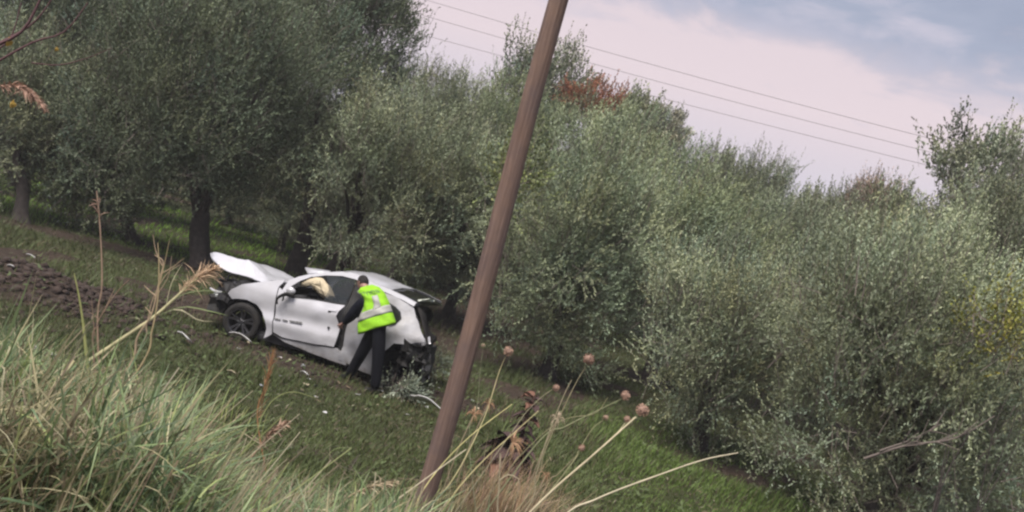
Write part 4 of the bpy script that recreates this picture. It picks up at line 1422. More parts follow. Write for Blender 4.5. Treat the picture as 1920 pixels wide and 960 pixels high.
for a_, hd in ((J['anL'], pl(-0.62, 0.98, 0.05)), (J['anR'], pl(-1.20, 1.27, 0.05))):
    heel = Vector((a_.x, a_.y, 0.045)) - (hd - a_).normalized() * 0.04
    heel.z = 0.045
    skin('boot', [(a_ + Vector((0, 0, 0.06)), .055), (Vector((a_.x, a_.y, 0.06)), .052), (heel, .042), (Vector((hd.x, hd.y, 0.04)), .043, .038)], [(0, 1), (1, 2), (1, 3)], SHOE, person, 2)

# head: shaped skull with brow, nose, chin, ears; short dark hair; face turned down into the car
fd = Vector(c2w(1, 0, 0) - c2w(0, 0, 0)) * 0.80 - Vector((0, 0, 0.45)) + Vector(c2w(0, -1, 0) - c2w(0, 0, 0)) * 0.35
fd.normalize()
upv = (J['crown'] - J['neck']).normalized()
upv = (upv - fd * upv.dot(fd)).normalized()
sdv = fd.cross(upv)
HC = J['head'] + upv * 0.03 + fd * 0.015


def head_shape(q):
    x, y, z = q
    w = 0.078 * (1 - 0.22 * max(0, -z) - 0.10 * max(0, y))
    dpt = 0.098 if y > 0 else 0.104
    v = [x * w, y * dpt, z * 0.118]
    if y > 0.3:
        c = math.exp(-(x / 0.22) ** 2)
        v[1] += 0.026 * c * math.exp(-((z + 0.12) / 0.17) ** 2)           # nose
        v[1] -= 0.012 * math.exp(-((abs(x) - 0.4) / 0.18) ** 2) * math.exp(-((z - 0.08) / 0.12) ** 2)   # eye sockets
        v[1] += 0.008 * math.exp(-((z - 0.26) / 0.1) ** 2)                # brow
        v[1] += 0.010 * c * math.exp(-((z + 0.75) / 0.2) ** 2)            # chin
        v[1] -= 0.006 * math.exp(-((z + 0.46) / 0.05) ** 2) * math.exp(-(x / 0.35) ** 2)
    return HC + sdv * v[0] + fd * v[1] + upv * v[2]


bm = bmesh.new()
bmesh.ops.create_uvsphere(bm, u_segments=32, v_segments=22, radius=1)
for v in bm.verts:
    v.co = head_shape(v.co)
head = bm_obj('head', bm, SKIN, person, smooth=True)
for s in (-1, 1):
    bm = bmesh.new()
    bmesh.ops.create_uvsphere(bm, u_segments=10, v_segments=8, radius=1)
    for v in bm.verts:
        q = v.co.copy()
        v.co = HC + sdv * (s * (0.078 + q.x * 0.010)) + fd * (-0.012 + q.y * 0.017) + upv * (q.z * 0.032)
    bm_obj('ear', bm, SKIN, head, smooth=True)
    bm = bmesh.new()
    bmesh.ops.create_uvsphere(bm, u_segments=8, v_segments=6, radius=0.011, matrix=Matrix.Translation(HC + sdv * s * 0.031 + fd * 0.081 + upv * 0.010))
    bm_obj('eye', bm, pmat('eye_white', (0.6, 0.58, 0.55), 0.2), head, smooth=True)
bm = bmesh.new()
bmesh.ops.create_uvsphere(bm, u_segments=8, v_segments=6, radius=1)
for v in bm.verts:
    q = v.co.copy()
    v.co = HC + sdv * q.x * 0.024 + fd * (0.089 + q.y * 0.006) + upv * (-0.053 + q.z * 0.006)
bm_obj('mouth', bm, pmat('lips', (0.35, 0.15, 0.13), 0.5), head, smooth=True)
bm = bmesh.new()
bmesh.ops.create_uvsphere(bm, u_segments=36, v_segments=26, radius=1)
kill = [v for v in bm.verts if (v.co.y > 0.30 and v.co.z < 0.50) or (v.co.z < -0.35) or (v.co.y > -0.05 and v.co.z < 0.0)]
bmesh.ops.delete(bm, geom=kill, context='VERTS')
for v in bm.verts:
    q = v.co.copy()
    base_ = head_shape(q)
    nrm = (base_ - HC).normalized()
    v.co = base_ + nrm * (0.010 + 0.004 * mnoise.noise(q * 9))
hr = bm_obj('hair', bm, HAIR, head, smooth=True)
hs = hr.modifiers.new('thickness', 'SOLIDIFY')
hs.thickness = 0.012
hs.offset = -1

# hi-vis vest as a loft round the torso
def zl(zx, zy):
    dx, dy = zx - 1000, zy - 532
    return -0.876 - 0.00282 * dx - 0.00113 * dy, 0.836 + 0.00078 * dx - 0.00261 * dy


RINGS = [((998, 534), (1218, 466), .175, 1.285), ((1000, 488), (1206, 424), .17, 1.27), ((1012, 440), (1192, 385), .165, 1.25), ((1036, 395), (1180, 348), .165, 1.225), ((1046, 352), (1164, 316), .165, 1.20), ((1026, 318), (1148, 290), .155, 1.175), ((1004, 296), (1122, 268), .135, 1.15), ((1018, 274), (1085, 256), .085, 1.12)]


def vest_pt(t, phi, off=0.0):
    """t along the rings 0..7, phi round the body (0 = back, towards the camera)"""
    i = min(int(t), len(RINGS) - 2)
    f = t - i
    q = []
    for r in (RINGS[i], RINGS[i + 1]):
        (x0, z0), (x1, z1) = zl(*r[0]), zl(*r[1])
        q.append(np.array([(x0 + x1) / 2, (z0 + z1) / 2, (x1 - x0) / 2, (z1 - z0) / 2, r[2], r[3]]))
    a = q[0] * (1 - f) + q[1] * f
    s, c = math.sin(phi), math.cos(phi)
    e = 0.8
    s = math.copysign(abs(s) ** e, s)
    c = math.copysign(abs(c) ** e, c)
    half = math.hypot(a[2], a[3])
    k = (half + off) / half
    wr = 0.020 * math.sin(phi * 5 + t * 2.1) * math.sin(t * 1.7 + phi)
    return pl(a[0] + a[2] * s * k, a[5] + (a[4] + off + wr) * c, a[1] + a[3] * s * k)


def vest_patch(name, t0, t1, p0, p1, nt, npp, m, off, parent, closed=False):
    bm = bmesh.new()
    rows = []
    for i in range(nt + 1):
        t = t0 + (t1 - t0) * i / nt
        rows.append([bm.verts.new(vest_pt(t, p0 + (p1 - p0) * k / npp, off)) for k in range(npp + (0 if closed else 1))])
    n = len(rows[0])
    for a, b in zip(rows, rows[1:]):
        for k in range(n if closed else n - 1):
            bm.faces.new((a[k], a[(k + 1) % n], b[(k + 1) % n], b[k]))
    o = bm_obj(name, bm, m, parent, smooth=True)
    o.modifiers.new('thickness', 'SOLIDIFY').thickness = 0.004
    return o


vest = vest_patch('hi_vis_vest', 0, 7, 0, 2 * math.pi, 28, 40, HIVIS, 0.0, person, closed=True)
vest_patch('reflective_band', 1.45, 2.5, 0, 2 * math.pi, 4, 40, REFL, 0.006, vest, closed=True)
vest_patch('reflective_band', 2.35, 4.4, 0.10, 0.60, 8, 4, REFL, 0.006, vest)
vest_patch('reflective_band', 2.35, 6.6, -1.25, -0.95, 14, 4, REFL, 0.006, vest)
# dark lettering on the upper back
cu = bpy.data.curves.new('lettering', 'FONT')
cu.body = 'ΑΣΤΥΝΟΜΙΑ'
cu.size = 1.0
cu.extrude = 0.0
cu.resolution_u = 2
to = bpy.data.objects.new('lettering', cu)
COL.objects.link(to)
dg = bpy.context.evaluated_depsgraph_get()
dg.update()
tm = bpy.data.meshes.new_from_object(to.evaluated_get(dg))
bpy.data.objects.remove(to)
bm = bmesh.new()
bm.from_mesh(tm)
bmesh.ops.triangulate(bm, faces=bm.faces)
bmesh.ops.subdivide_edges(bm, edges=[e for e in bm.edges if e.calc_length() > 0.3], cuts=1)
xs = [v.co.x for v in bm.verts]
ys = [v.co.y for v in bm.verts]
for v in bm.verts:
    u_ = (v.co.x - min(xs)) / (max(xs) - min(xs)) * 2 - 1
    w_ = (v.co.y - min(ys)) / (max(ys) - min(ys))
    v.co = vest_pt(4.62 + 0.85 * w_, 0.15 + 0.95 * u_, 0.008)
lt = bm_obj('lettering', bm, INK, vest)
# ------------------------------------------------------------------ reeds and rank grass on the near bank
_top = np.array([(-60, 560), (0, 580), (60, 596), (120, 640), (200, 662), (300, 672), (360, 716), (420, 796), (500, 848), (600, 880), (700, 905), (830, 950), (1000, 1010)], float)
_dx, _dy = _top[:, 0] - 960, _top[:, 1] - 480
SIL = np.stack([_dx * math.cos(ROLL) + _dy * math.sin(ROLL), _dx * math.sin(ROLL) - _dy * math.cos(ROLL)], -1)   # how high the growth stands, seen from the road


def reed_h(x, y):
    u = x / y * FPX
    v = np.interp(u, SIL[:, 0], SIL[:, 1])
    return EYE + (v - 64) / FPX * y - height(x, y)


PAL = np.array([(0.165, 0.212, 0.10), (0.22, 0.262, 0.15), (0.125, 0.172, 0.10), (0.26, 0.29, 0.12), (0.32, 0.27, 0.17), (0.23, 0.175, 0.125), (0.42, 0.37, 0.26)])


def reeds():
    """leafy reed stems: thin stalks and, from points along them, arching blades of all sizes"""
    g = np.random.default_rng(21)
    n = 88000
    y = 1 / (1 / 2.3 - g.uniform(0, 1, n) * (1 / 2.3 - 1 / 9.6))
    u = g.uniform(-990, 130, n)
    x = u / FPX * y
    top = reed_h(x, y) * (0.78 + 0.36 * vnoise(x, y, 0.45, 32)) - 0.04
    dens = 0.2 + 1.2 * vnoise(x, y, 0.7, 31)
    dens *= 1 - 0.8 * sstep(u, -110, 40)
    keep = (top > 0.10) & (g.uniform(0, 1, n) < dens)
    x, y, top, u = x[keep], y[keep], np.clip(top[keep], 0.1, 1.25), u[keep]
    n = len(x)
    h0 = np.maximum(0, top - g.gamma(1.6, 0.17, n) - 0.12) * g.uniform(0.75, 1, n)
    big = g.uniform(0, 1, n) < 0.16
    ln = np.where(big, g.uniform(0.24, 0.5, n), g.uniform(0.07, 0.24, n))
    ln = np.minimum(ln, 0.12 + 0.75 * (top - h0) + 0.14)
    ln = np.where((u > -500) | (y > 6), np.minimum(ln, 0.26), ln)
    az = g.normal(0.15, 1.2, n)
    az = np.where(g.uniform(0, 1, n) < 0.42, g.uniform(0, 6.28, n), az)
    lean = np.abs(g.normal(0.9, 0.8, n)) + 0.08
    d = np.stack([np.cos(az) * lean, np.sin(az) * lean * 0.7, np.ones(n)], -1)
    d /= np.linalg.norm(d, axis=1)[:, None]
    s = 5
    tt = np.linspace(0, 1, s)
    droop = g.uniform(0.0, 0.95, n) ** 2.6
    P = np.stack([x, y, height(x, y) + h0 - 0.02], -1)[:, None] + d[:, None] * (ln[:, None, None] * tt[None, :, None])
    P[:, :, 2] -= (droop * ln)[:, None] * (tt[None] ** 2.2) * 0.75
    hd = np.stack([np.cos(az), np.sin(az)], -1)
    P[:, :, :2] += hd[:, None] * ((droop * ln)[:, None] * tt[None] ** 2 * 0.35)[..., None]
    kink = g.uniform(0, 1, n) < 0.15
    P[kink, 3:, 2] -= (ln[kink] * 0.22)[:, None] * np.array([1, 2.0])
    wd = g.uniform(0.003, 0.0085, n) * (0.75 + 1.3 * ln)
    prof = np.array([0.7, 1.0, 0.95, 0.6, 0.06])
    tw = g.normal(0, 0.7, n)
    sd = np.stack([-np.sin(az + tw), np.cos(az + tw), 0.35 * g.normal(size=n)], -1)
    sd /= np.linalg.norm(sd, axis=1)[:, None]
    cl = vnoise(x, y, 0.55, 33)
    pick = g.choice(7, size=n, p=[.31, .21, .25, .07, .07, .07, .02])
    dry = (cl > 0.60) & (g.uniform(0, 1, n) < 0.6)
    pick = np.where(dry, g.choice([4, 5, 6], size=n, p=[.5, .25, .25]), pick)
    c = PAL[pick] * np.array([0.93, 0.98, 0.88]) * g.uniform(0.6, 1.4, (n, 1))
    V1, Q1, T1 = strips(P, wd[:, None] * prof[None], sd, c)
    # stalks carrying them
    m = 5200
    si = g.choice(n, m, replace=False)
    b = np.stack([x[si], y[si], height(x[si], y[si]) - 0.03], -1)
    hh = np.maximum(0.1, np.minimum(top[si] * g.uniform(0.55, 1.05, m), h0[si] + 0.25))
    dx = np.stack([g.normal(0.22, 0.25, m), g.normal(0, 0.18, m), np.ones(m)], -1)
    P = b[:, None] + dx[:, None] * (hh[:, None, None] * np.linspace(0, 1, 3)[None, :, None])
    P[:, 1] += g.normal(0, 0.015, (m, 3))
    sd = np.stack([np.ones(m), g.normal(0, .4, m), np.zeros(m)], -1)
    sd /= np.linalg.norm(sd, axis=1)[:, None]
    c = PAL[g.choice([3, 4, 5, 6], size=m)] * g.uniform(0.6, 1.2, (m, 1))
    V2, Q2, T2 = strips(P, g.uniform(0.003, 0.007, m)[:, None] * np.array([1, .9, .6])[None], sd, c)
    link('reed_bed', mesh_np('reed_bed', np.concatenate([V1, V2]), [Q1, Q2 + len(V1)], M['blade'], np.concatenate([T1, T2])), kind='stuff')
    # dead litter lying under the blades
    m = 9000
    y = 1 / (1 / 2.3 - g.uniform(0, 1, m) * (1 / 2.3 - 1 / 10.2))
    u = g.uniform(-980, 260, m)
    x = u / FPX * y
    az = g.uniform(0, 6.28, m)
    ln = g.uniform(0.1, 0.5, m)
    d = np.stack([np.cos(az), np.sin(az), g.uniform(-0.15, 0.45, m)], -1)
    P = np.stack([x, y, height(x, y) + g.uniform(0, 0.12, m)], -1)[:, None] + d[:, None] * (ln[:, None, None] * np.linspace(0, 1, 3)[None, :, None])
    sd = np.stack([-np.sin(az), np.cos(az), g.normal(0, .4, m)], -1)
    c = np.array([(0.13, 0.095, 0.07), (0.20, 0.15, 0.105), (0.075, 0.06, 0.05), (0.27, 0.22, 0.15)])[g.integers(0, 4, m)] * g.uniform(0.7, 1.2, (m, 1))
    V, Q, T = strips(P, g.uniform(0.004, 0.012, m)[:, None] * np.array([1, 1, .3])[None], sd, c)
    link('dead_litter', mesh_np('dead_litter', V, [Q], M['straw'], T), kind='stuff')


reeds()

GREEN, PALE, STRAW, YEL, RUST, BROWN = (0.17, 0.21, 0.09), (0.40, 0.37, 0.24), (0.36, 0.28, 0.17), (0.42, 0.36, 0.12), (0.34, 0.17, 0.08), (0.16, 0.10, 0.075)


def blade_strip(A_, ctrl, w, col, n=9, side=(0, 0, 1)):
    P = spline(ctrl, n)
    T = np.gradient(P, axis=0)
    view = P.mean(0) - _C
    sd = np.cross(T.mean(0), view)
    sd = sd / np.linalg.norm(sd) + np.array(side) * 0.1
    sd /= np.linalg.norm(sd)
    prof = np.interp(np.linspace(0, 1, n), [0, .15, .6, 1], [.5, 1, .85, .05])
    V, Q, _ = strips(P[None], (w * prof)[None], sd[None], np.array([col]))
    A_.add(V, Q, col)


def plume(A_, ctrl, ln, spread, col, n=150, seed=0, w=0.0035, droop=0.6, along=0.6):
    g = np.random.default_rng(seed)
    S = spline(ctrl, 24)
    T = np.gradient(S, axis=0)
    T /= np.linalg.norm(T, axis=1)[:, None]
    for k in range(n):
        f = g.uniform(0, 1)
        i = int(f * 22)
        r = g.normal(0, 1, 3)
        d = T[i] * along + r * spread
        d /= np.linalg.norm(d)
        L0 = ln * g.uniform(0.5, 1.1) * (0.45 + 0.8 * math.sin(math.pi * min(1, f * 0.85 + 0.12)))
        a = S[i]
        b = a + d * L0 * 0.5
        c = a + d * L0 + np.array([0, 0, -droop * L0 * 0.35])
        sd = np.cross(d, g.normal(size=3))
        sd /= np.linalg.norm(sd)
        V, Q, _ = strips(np.array([[a, b, c]]), np.array([[w, w * 1.5, w * 0.3]]) * g.uniform(.7, 1.5), sd[None], np.ones((1, 3)))
        A_.add(V, Q, np.array(col) * g.uniform(0.7, 1.25))


def cane(name, label, cat, ctrl, r, col, leaves=(), plumes=(), twigs=(), group=None, heads=(), r_end=0.35):
    """a plant with one stem; control points are (px, py, distance)"""
    first = at(*ctrl[0])
    second = at(*ctrl[1])
    root_p = first.copy()
    gap = first[2] - hz(first[0], first[1])
    if gap > 0.02:                                     # the stem goes on down to the soil below the view
        d_ = second - first
        k_ = min(0.6, gap * 0.8) / (np.linalg.norm(d_[:2]) + 1e-6)
        root_p = np.array([first[0] - d_[0] * k_ * 0.6, first[1] - d_[1] * k_ * 0.6, 0])
        root_p[2] = hz(root_p[0], root_p[1]) - 0.02
    t_ = thing(name, label, cat, root_p, group=group)
    rel = lambda q: at(*q) - root_p
    A_ = Acc()
    n = 8 * len(ctrl)
    cp = [rel(q) for q in ctrl]
    if gap > 0.02:
        cp = [np.zeros(3)] + cp
    P = spline(cp, n)
    rr = np.linspace(r, r * r_end, n) * (0.8 if name in ('wild_carrot', 'dry_stalk') else 1)
    rr[::7] *= 1.18                                    # joints
    g = np.random.default_rng(abs(int(ctrl[0][0] * 7 + ctrl[0][1])) + 3)
    tint = np.repeat(np.array(col)[None] * g.uniform(0.85, 1.12, (n, 1)), 7, axis=0)
    V, Q = tube_arrays(P, rr, 7)
    A_.add(V, Q, tint)
    for q, rw in twigs:
        PP = spline([rel(c) for c in q], 8)
        A_.tube(PP, np.linspace(rw, rw * 0.4, 8), 6, np.array(col) * g.uniform(0.8, 1.1))
    A_.build('stem', M['straw'], t_)
    for q, w, c in leaves:
        B = Acc()
        blade_strip(B, [rel(c_) for c_ in q], w, np.array(c))
        B.build('leaf', M['blade'], t_)
    for q, ln, sp_, c, n_ in plumes:
        B = Acc()
        plume(B, [rel(c_) for c_ in q], ln, sp_, c, n_, seed=int(q[0][0]))
        o = B.build('plume', M['straw'], t_)
        o['kind'] = 'stuff'
    for (hx, hy, hd, hr_, c) in heads:
        seed_head(t_, rel((hx, hy, hd)), hr_, c, int(hx + hy))
    return t_


HEADM = pmat('dry_seed_head', (0.36, 0.235, 0.18), 0.9, noise=(60, 0.7, (0.16, 0.10, 0.08)), bump=(120, 0.8))


def seed_head(parent, p_, r, col, seed):
    """curled dry umbel: a nest of incurved rays round a rough core"""
    g = np.random.default_rng(seed)
    bm = bmesh.new()
    bmesh.ops.create_icosphere(bm, subdivisions=3, radius=r * 0.8)
    for v in bm.verts:
        v.co *= 1 + 0.22 * mnoise.noise(v.co * (2.5 / r)) + 0.12 * mnoise.noise(v.co * (7 / r))
        v.co.z *= 0.95
        v.co += Vector(p_)
    o = bm_obj('seed_head', bm, HEADM, parent, smooth=True)
    B = Acc()
    for k in range(70):
        d = g.normal(size=3)
        d /= np.linalg.norm(d)
        a = np.array(p_) + d * r * 0.65
        t1 = np.cross(d, g.normal(size=3))
        t1 /= np.linalg.norm(t1)
        b = np.array(p_) + (d + t1 * 0.5) * r * 0.98
        B.tube([a, (a + b) / 2 + d * r * 0.25, b], [r * .05, r * .045, r * .03], 4, np.array(col) * g.uniform(0.7, 1.3))
    B.build('ray', M['straw'], o, kind='stuff')


# left: dry stalks and reeds reaching over the car
cane('reed', 'thick pale reed cane leaning right with a feathery plume over the wreck front', 'reed',
     [(135, 705, 6.6), (210, 648, 6.7), (285, 597, 6.8), (340, 548, 6.9), (372, 520, 6.95)], 0.020, (0.38, 0.35, 0.2),
     leaves=[([(292, 592, 6.8), (330, 558, 6.8), (375, 545, 6.8), (425, 548, 6.8)], 0.022, GREEN), ([(300, 590, 6.8), (345, 575, 6.75), (400, 585, 6.7), (428, 592, 6.7)], 0.02, GREEN), ([(298, 590, 6.85), (335, 580, 6.8), (372, 600, 6.75), (405, 603, 6.7)], 0.016, PALE),
             ([(310, 580, 6.8), (322, 530, 6.8), (345, 490, 6.9)], 0.012, PALE), ([(240, 625, 6.7), (262, 600, 6.7), (240, 596, 6.7), (190, 610, 6.7)], 0.014, PALE), ([(365, 575, 6.8), (360, 610, 6.8), (357, 650, 6.8)], 0.012, STRAW)],
     plumes=[([(338, 548, 6.9), (365, 525, 6.95), (390, 512, 7.0), (405, 503, 7.0)], 0.14, 0.35, (0.50, 0.36, 0.24), 230)])
cane('dry_stalk', 'tallest of the tangled dry stalks with a kinked top left of the wreck', 'dry stalk',
     [(235, 700, 6.4), (258, 632, 6.4), (284, 590, 6.4), (298, 530, 6.4), (306, 492, 6.4), (290, 478, 6.4)], 0.011, (0.36, 0.27, 0.18),
     twigs=[([(300, 515, 6.4), (325, 500, 6.4), (345, 484, 6.4)], 0.005), ([(292, 555, 6.4), (280, 545, 6.4), (270, 535, 6.4)], 0.006), ([(304, 498, 6.4), (292, 470, 6.4), (287, 440, 6.4)], 0.004), ([(285, 590, 6.4), (272, 575, 6.4)], 0.005)])
cane('dry_stalk', 'straight dry stalk standing in front of the tangled ones left of the wreck', 'dry stalk',
     [(262, 690, 6.2), (285, 620, 6.2), (296, 560, 6.2), (298, 500, 6.2), (296, 455, 6.2)], 0.010, (0.38, 0.30, 0.17),
     twigs=[([(297, 540, 6.2), (305, 510, 6.2), (318, 450, 6.2)], 0.004)])
cane('dry_stalk', 'short dry stalk with drooping side shoots among the tangled ones', 'dry stalk',
     [(258, 660, 6.5), (275, 610, 6.5), (287, 560, 6.5), (312, 515, 6.5), (338, 496, 6.5)], 0.008, (0.33, 0.25, 0.17),
     twigs=[([(290, 560, 6.5), (315, 520, 6.5), (322, 480, 6.5)], 0.004)])
cane('dry_stalk', 'long thin dry stalk with wispy top standing alone before the trees', 'dry stalk',
     [(183, 620, 6.9), (191, 540, 6.9), (190, 470, 6.9), (186, 405, 6.9), (181, 358, 6.9)], 0.009, (0.30, 0.21, 0.15), r_end=0.6,
     plumes=[([(186, 410, 6.9), (182, 375, 6.9)], 0.10, 0.5, (0.27, 0.17, 0.13), 26)])
cane('reed', 'green reed shoot standing upright in front of the soil heap', 'reed',
     [(160, 645, 6.0), (155, 600, 6.0), (148, 555, 6.0), (139, 512, 6.0)], 0.013, (0.25, 0.26, 0.10), r_end=0.25, leaves=[([(158, 630, 6.0), (178, 590, 6.0), (192, 560, 6.0)], 0.014, GREEN)])
cane('dry_stalk', 'branching dry weed stalk with spread top right of the soil heap', 'dry stalk',
     [(175, 660, 6.3), (182, 610, 6.3), (200, 575, 6.3), (222, 545, 6.3), (242, 524, 6.3)], 0.008, (0.24, 0.17, 0.12),
     twigs=[([(185, 600, 6.3), (176, 590, 6.3), (165, 585, 6.3)], 0.004), ([(195, 585, 6.3), (215, 540, 6.3)], 0.005), ([(178, 630, 6.3), (174, 590, 6.3), (172, 560, 6.3)], 0.004)])
# foreground canes
cane('reed', 'long broken reed cane slanting across the lower left grass', 'reed',
     [(212, 975, 4.0), (240, 905, 4.05), (262, 870, 4.1), (300, 805, 4.2), (345, 752, 4.3)], 0.014, (0.40, 0.34, 0.20), r_end=0.5)
cane('reed', 'short yellow green cut cane at the bottom edge', 'reed',
     [(278, 985, 3.7), (292, 945, 3.75), (316, 884, 3.8)], 0.013, (0.42, 0.42, 0.13), r_end=0.8)
cane('reed', 'upright yellow cane at the lower left corner', 'reed',
     [(22, 985, 3.6), (14, 900, 3.6), (8, 830, 3.65), (4, 745, 3.7)], 0.018, (0.46, 0.36, 0.13), r_end=0.4,
     leaves=[([(12, 860, 3.6), (2, 790, 3.6), (8, 720, 3.6), (14, 690, 3.6)], 0.012, YEL)])
cane('reed', 'pale reed cane lying slantwise in the grass below the white scraps', 'reed',
     [(60, 800, 5.0), (110, 745, 5.1), (165, 700, 5.2), (215, 650, 5.4)], 0.010, (0.36, 0.30, 0.19))
cane('reed', 'thin pale cane slanting up in the middle of the left grass', 'reed',
     [(165, 812, 4.6), (195, 760, 4.7), (218, 712, 4.8)], 0.008, (0.38, 0.31, 0.21))
cane('dry_grass_tuft', 'rusty orange dry grass tuft standing below the car sill', 'dry grass',
     [(483, 790, 8.2), (495, 730, 8.2), (505, 690, 8.2), (512, 655, 8.2)], 0.007, RUST,
     plumes=[([(484, 785, 8.2), (497, 730, 8.2), (506, 690, 8.2), (514, 650, 8.2)], 0.20, 0.13, (0.36, 0.20, 0.10), 80)])
cane('reed', 'arching green reed blade bending right below the car', 'reed',
     [(470, 830, 6.6), (492, 780, 6.6), (515, 748, 6.6), (548, 735, 6.6), (592, 746, 6.6)], 0.007, (0.24, 0.27, 0.11), r_end=0.2)
cane('reed_plume', 'fluffy brown reed head nodding at the edge of the near grass', 'reed plume',
     [(478, 850, 5.6), (495, 828, 5.6), (520, 803, 5.6), (540, 790, 5.6)], 0.008, (0.3, 0.22, 0.15),
     plumes=[([(485, 842, 5.6), (505, 815, 5.6), (525, 800, 5.6), (541, 791, 5.6)], 0.065, 0.22, (0.40, 0.27, 0.20), 260)])
cane('reed_plume', 'pale feathery grass head lying beside the pole foot', 'reed plume',
     [(640, 945, 5.0), (680, 918, 5.0), (710, 910, 5.0), (745, 905, 5.0)], 0.006, (0.33, 0.26, 0.17),
     plumes=[([(672, 925, 5.0), (700, 912, 5.0), (725, 908, 5.0), (745, 905, 5.0)], 0.06, 0.22, (0.42, 0.34, 0.23), 240)])
cane('reed_plume', 'brown drooping reed head hanging in from the left edge', 'reed plume',
     [(-40, 172, 4.6), (0, 162, 4.6), (35, 162, 4.6), (65, 182, 4.6), (92, 212, 4.6)], 0.006, (0.33, 0.22, 0.16),
     plumes=[([(0, 161, 4.6), (35, 162, 4.6), (62, 180, 4.6), (90, 210, 4.6)], 0.055, 0.25, (0.38, 0.24, 0.18), 260)])
for lab, ctrl, w in (('broad green reed leaf pointing up right beside the arching blade', [(395, 850, 5.2), (415, 800, 5.2), (428, 775, 5.2), (412, 735, 5.2)], 0.020),
                     ('pair of pale green blades leaning right near the pole foot', [(600, 985, 4.6), (640, 930, 4.6), (680, 892, 4.6), (718, 860, 4.6)], 0.018),
                     ('tall bent green blade with folded tip left of the pole', [(590, 915, 5.0), (605, 870, 5.0), (628, 842, 5.0), (660, 840, 5.0)], 0.014)):
    cane('reed', lab, 'reed', ctrl, 0.004, GREEN, leaves=[(ctrl, w, (0.24, 0.28, 0.14))])

# right: dry umbels and wiry stems rising from the bottom edge
HC1 = (0.42, 0.27, 0.20)
cane('wild_carrot', 'thick pale dry stem with the largest round seed head at right', 'dry weed',
     [(960, 1000, 4.2), (1030, 925, 4.25), (1110, 855, 4.3), (1192, 782, 4.4)], 0.0085, (0.45, 0.39, 0.26), r_end=0.6, heads=[(1205, 769, 4.4, 0.030, HC1), (1176, 786, 4.42, 0.016, HC1)], twigs=[([(1130, 838, 4.3), (1155, 815, 4.35), (1172, 793, 4.4)], 0.003)])
cane('wild_carrot', 'thin green dry stem ending in a round seed head under the drooping olive', 'dry weed',
     [(1000, 840, 5.2), (1060, 800, 5.2), (1120, 770, 5.2), (1165, 748, 5.2)], 0.006, (0.24, 0.25, 0.14), heads=[(1173, 742, 5.2, 0.027, HC1)])
cane('wild_carrot', 'dry stem with round seed head just right of the pole', 'dry weed',
     [(770, 985, 4.6), (845, 905, 4.6), (905, 790, 4.7), (935, 700, 4.8), (948, 668, 4.8)], 0.0055, (0.42, 0.37, 0.2), heads=[(953, 659, 4.8, 0.025, HC1)])
cane('wild_carrot', 'tallest dry stem with brown curled seed head in front of the olive', 'dry weed',
     [(990, 930, 4.8), (1020, 850, 4.8), (1050, 780, 4.8), (1078, 722, 4.8), (1098, 688, 4.8)], 0.005, (0.32, 0.28, 0.17), heads=[(1104, 674, 4.8, 0.029, (0.27, 0.16, 0.12))])
cane('wild_carrot', 'dry stem with small oval seed head above the withered brown plant', 'dry weed',
     [(960, 810, 5.0), (985, 775, 5.0), (1015, 745, 5.0), (1036, 730, 5.0)], 0.004, (0.3, 0.27, 0.18), heads=[(1043, 727, 5.0, 0.018, HC1)])
cane('wild_carrot', 'wiry stem with small greenish seed head beside the thick dry stem', 'dry weed',
     [(1060, 885, 4.8), (1085, 845, 4.8), (1110, 805, 4.8), (1130, 788, 4.8)], 0.004, (0.33, 0.32, 0.18), heads=[(1136, 783, 4.8, 0.016, (0.28, 0.24, 0.14))])
cane('wild_carrot', 'low dry stem with dull brown seed head over the grass', 'dry weed',
     [(1010, 920, 4.8), (1045, 890, 4.8), (1075, 860, 4.8), (1087, 847, 4.8)], 0.004, (0.3, 0.25, 0.16), heads=[(1091, 840, 4.8, 0.018, (0.30, 0.18, 0.13))])
cane('wild_carrot', 'thin upright stem with tiny green seed head right of the pole', 'dry weed',
     [(880, 840, 5.2), (895, 760, 5.2), (900, 700, 5.2), (905, 655, 5.2)], 0.003, (0.24, 0.25, 0.16), heads=[(906, 648, 5.2, 0.014, (0.22, 0.23, 0.13))])
cane('dry_stalk', 'long pale bare cane crossing the lower right grass', 'dry stalk',
     [(1040, 985, 4.0), (1120, 935, 4.05), (1240, 889, 4.15), (1320, 862, 4.25), (1384, 849, 4.3)], 0.0065, (0.46, 0.41, 0.29), r_end=0.5)
cane('dry_stalk', 'yellow wiry stem curving up across the pole foot', 'dry stalk',
     [(760, 985, 4.2), (790, 925, 4.2), (830, 870, 4.25), (885, 815, 4.3), (960, 758, 4.4)], 0.0055, (0.48, 0.44, 0.2), r_end=0.4)
cane('dry_stalk', 'second yellow stem right of the one crossing the pole foot', 'dry stalk',
     [(810, 985, 4.2), (860, 915, 4.2), (910, 860, 4.25), (960, 815, 4.3), (1010, 770, 4.4)], 0.005, (0.44, 0.39, 0.2), r_end=0.4)
cane('dry_stalk', 'straight grey stem rising through the rusty tuft', 'dry stalk',
     [(985, 960, 4.7), (1005, 890, 4.7), (1030, 810, 4.7), (1058, 740, 4.7), (1072, 712, 4.7)], 0.0045, (0.33, 0.29, 0.19), r_end=0.5)
cane('dry_stalk', 'pale vertical stem with bent tip in the rusty tuft', 'dry stalk',
     [(935, 985, 4.5), (936, 910, 4.5), (938, 850, 4.5)], 0.006, (0.36, 0.31, 0.21), r_end=0.7, twigs=[([(938, 900, 4.5), (955, 890, 4.5), (975, 905, 4.5), (962, 950, 4.5)], 0.004)])
cane('dry_stalk', 'thin dark stem slanting up beside the seed heads', 'dry stalk',
     [(920, 925, 5.0), (980, 850, 5.0), (1050, 790, 5.0), (1115, 775, 5.0), (1140, 745, 5.0)], 0.0035, (0.25, 0.23, 0.13), r_end=0.5)
g = np.random.default_rng(64)
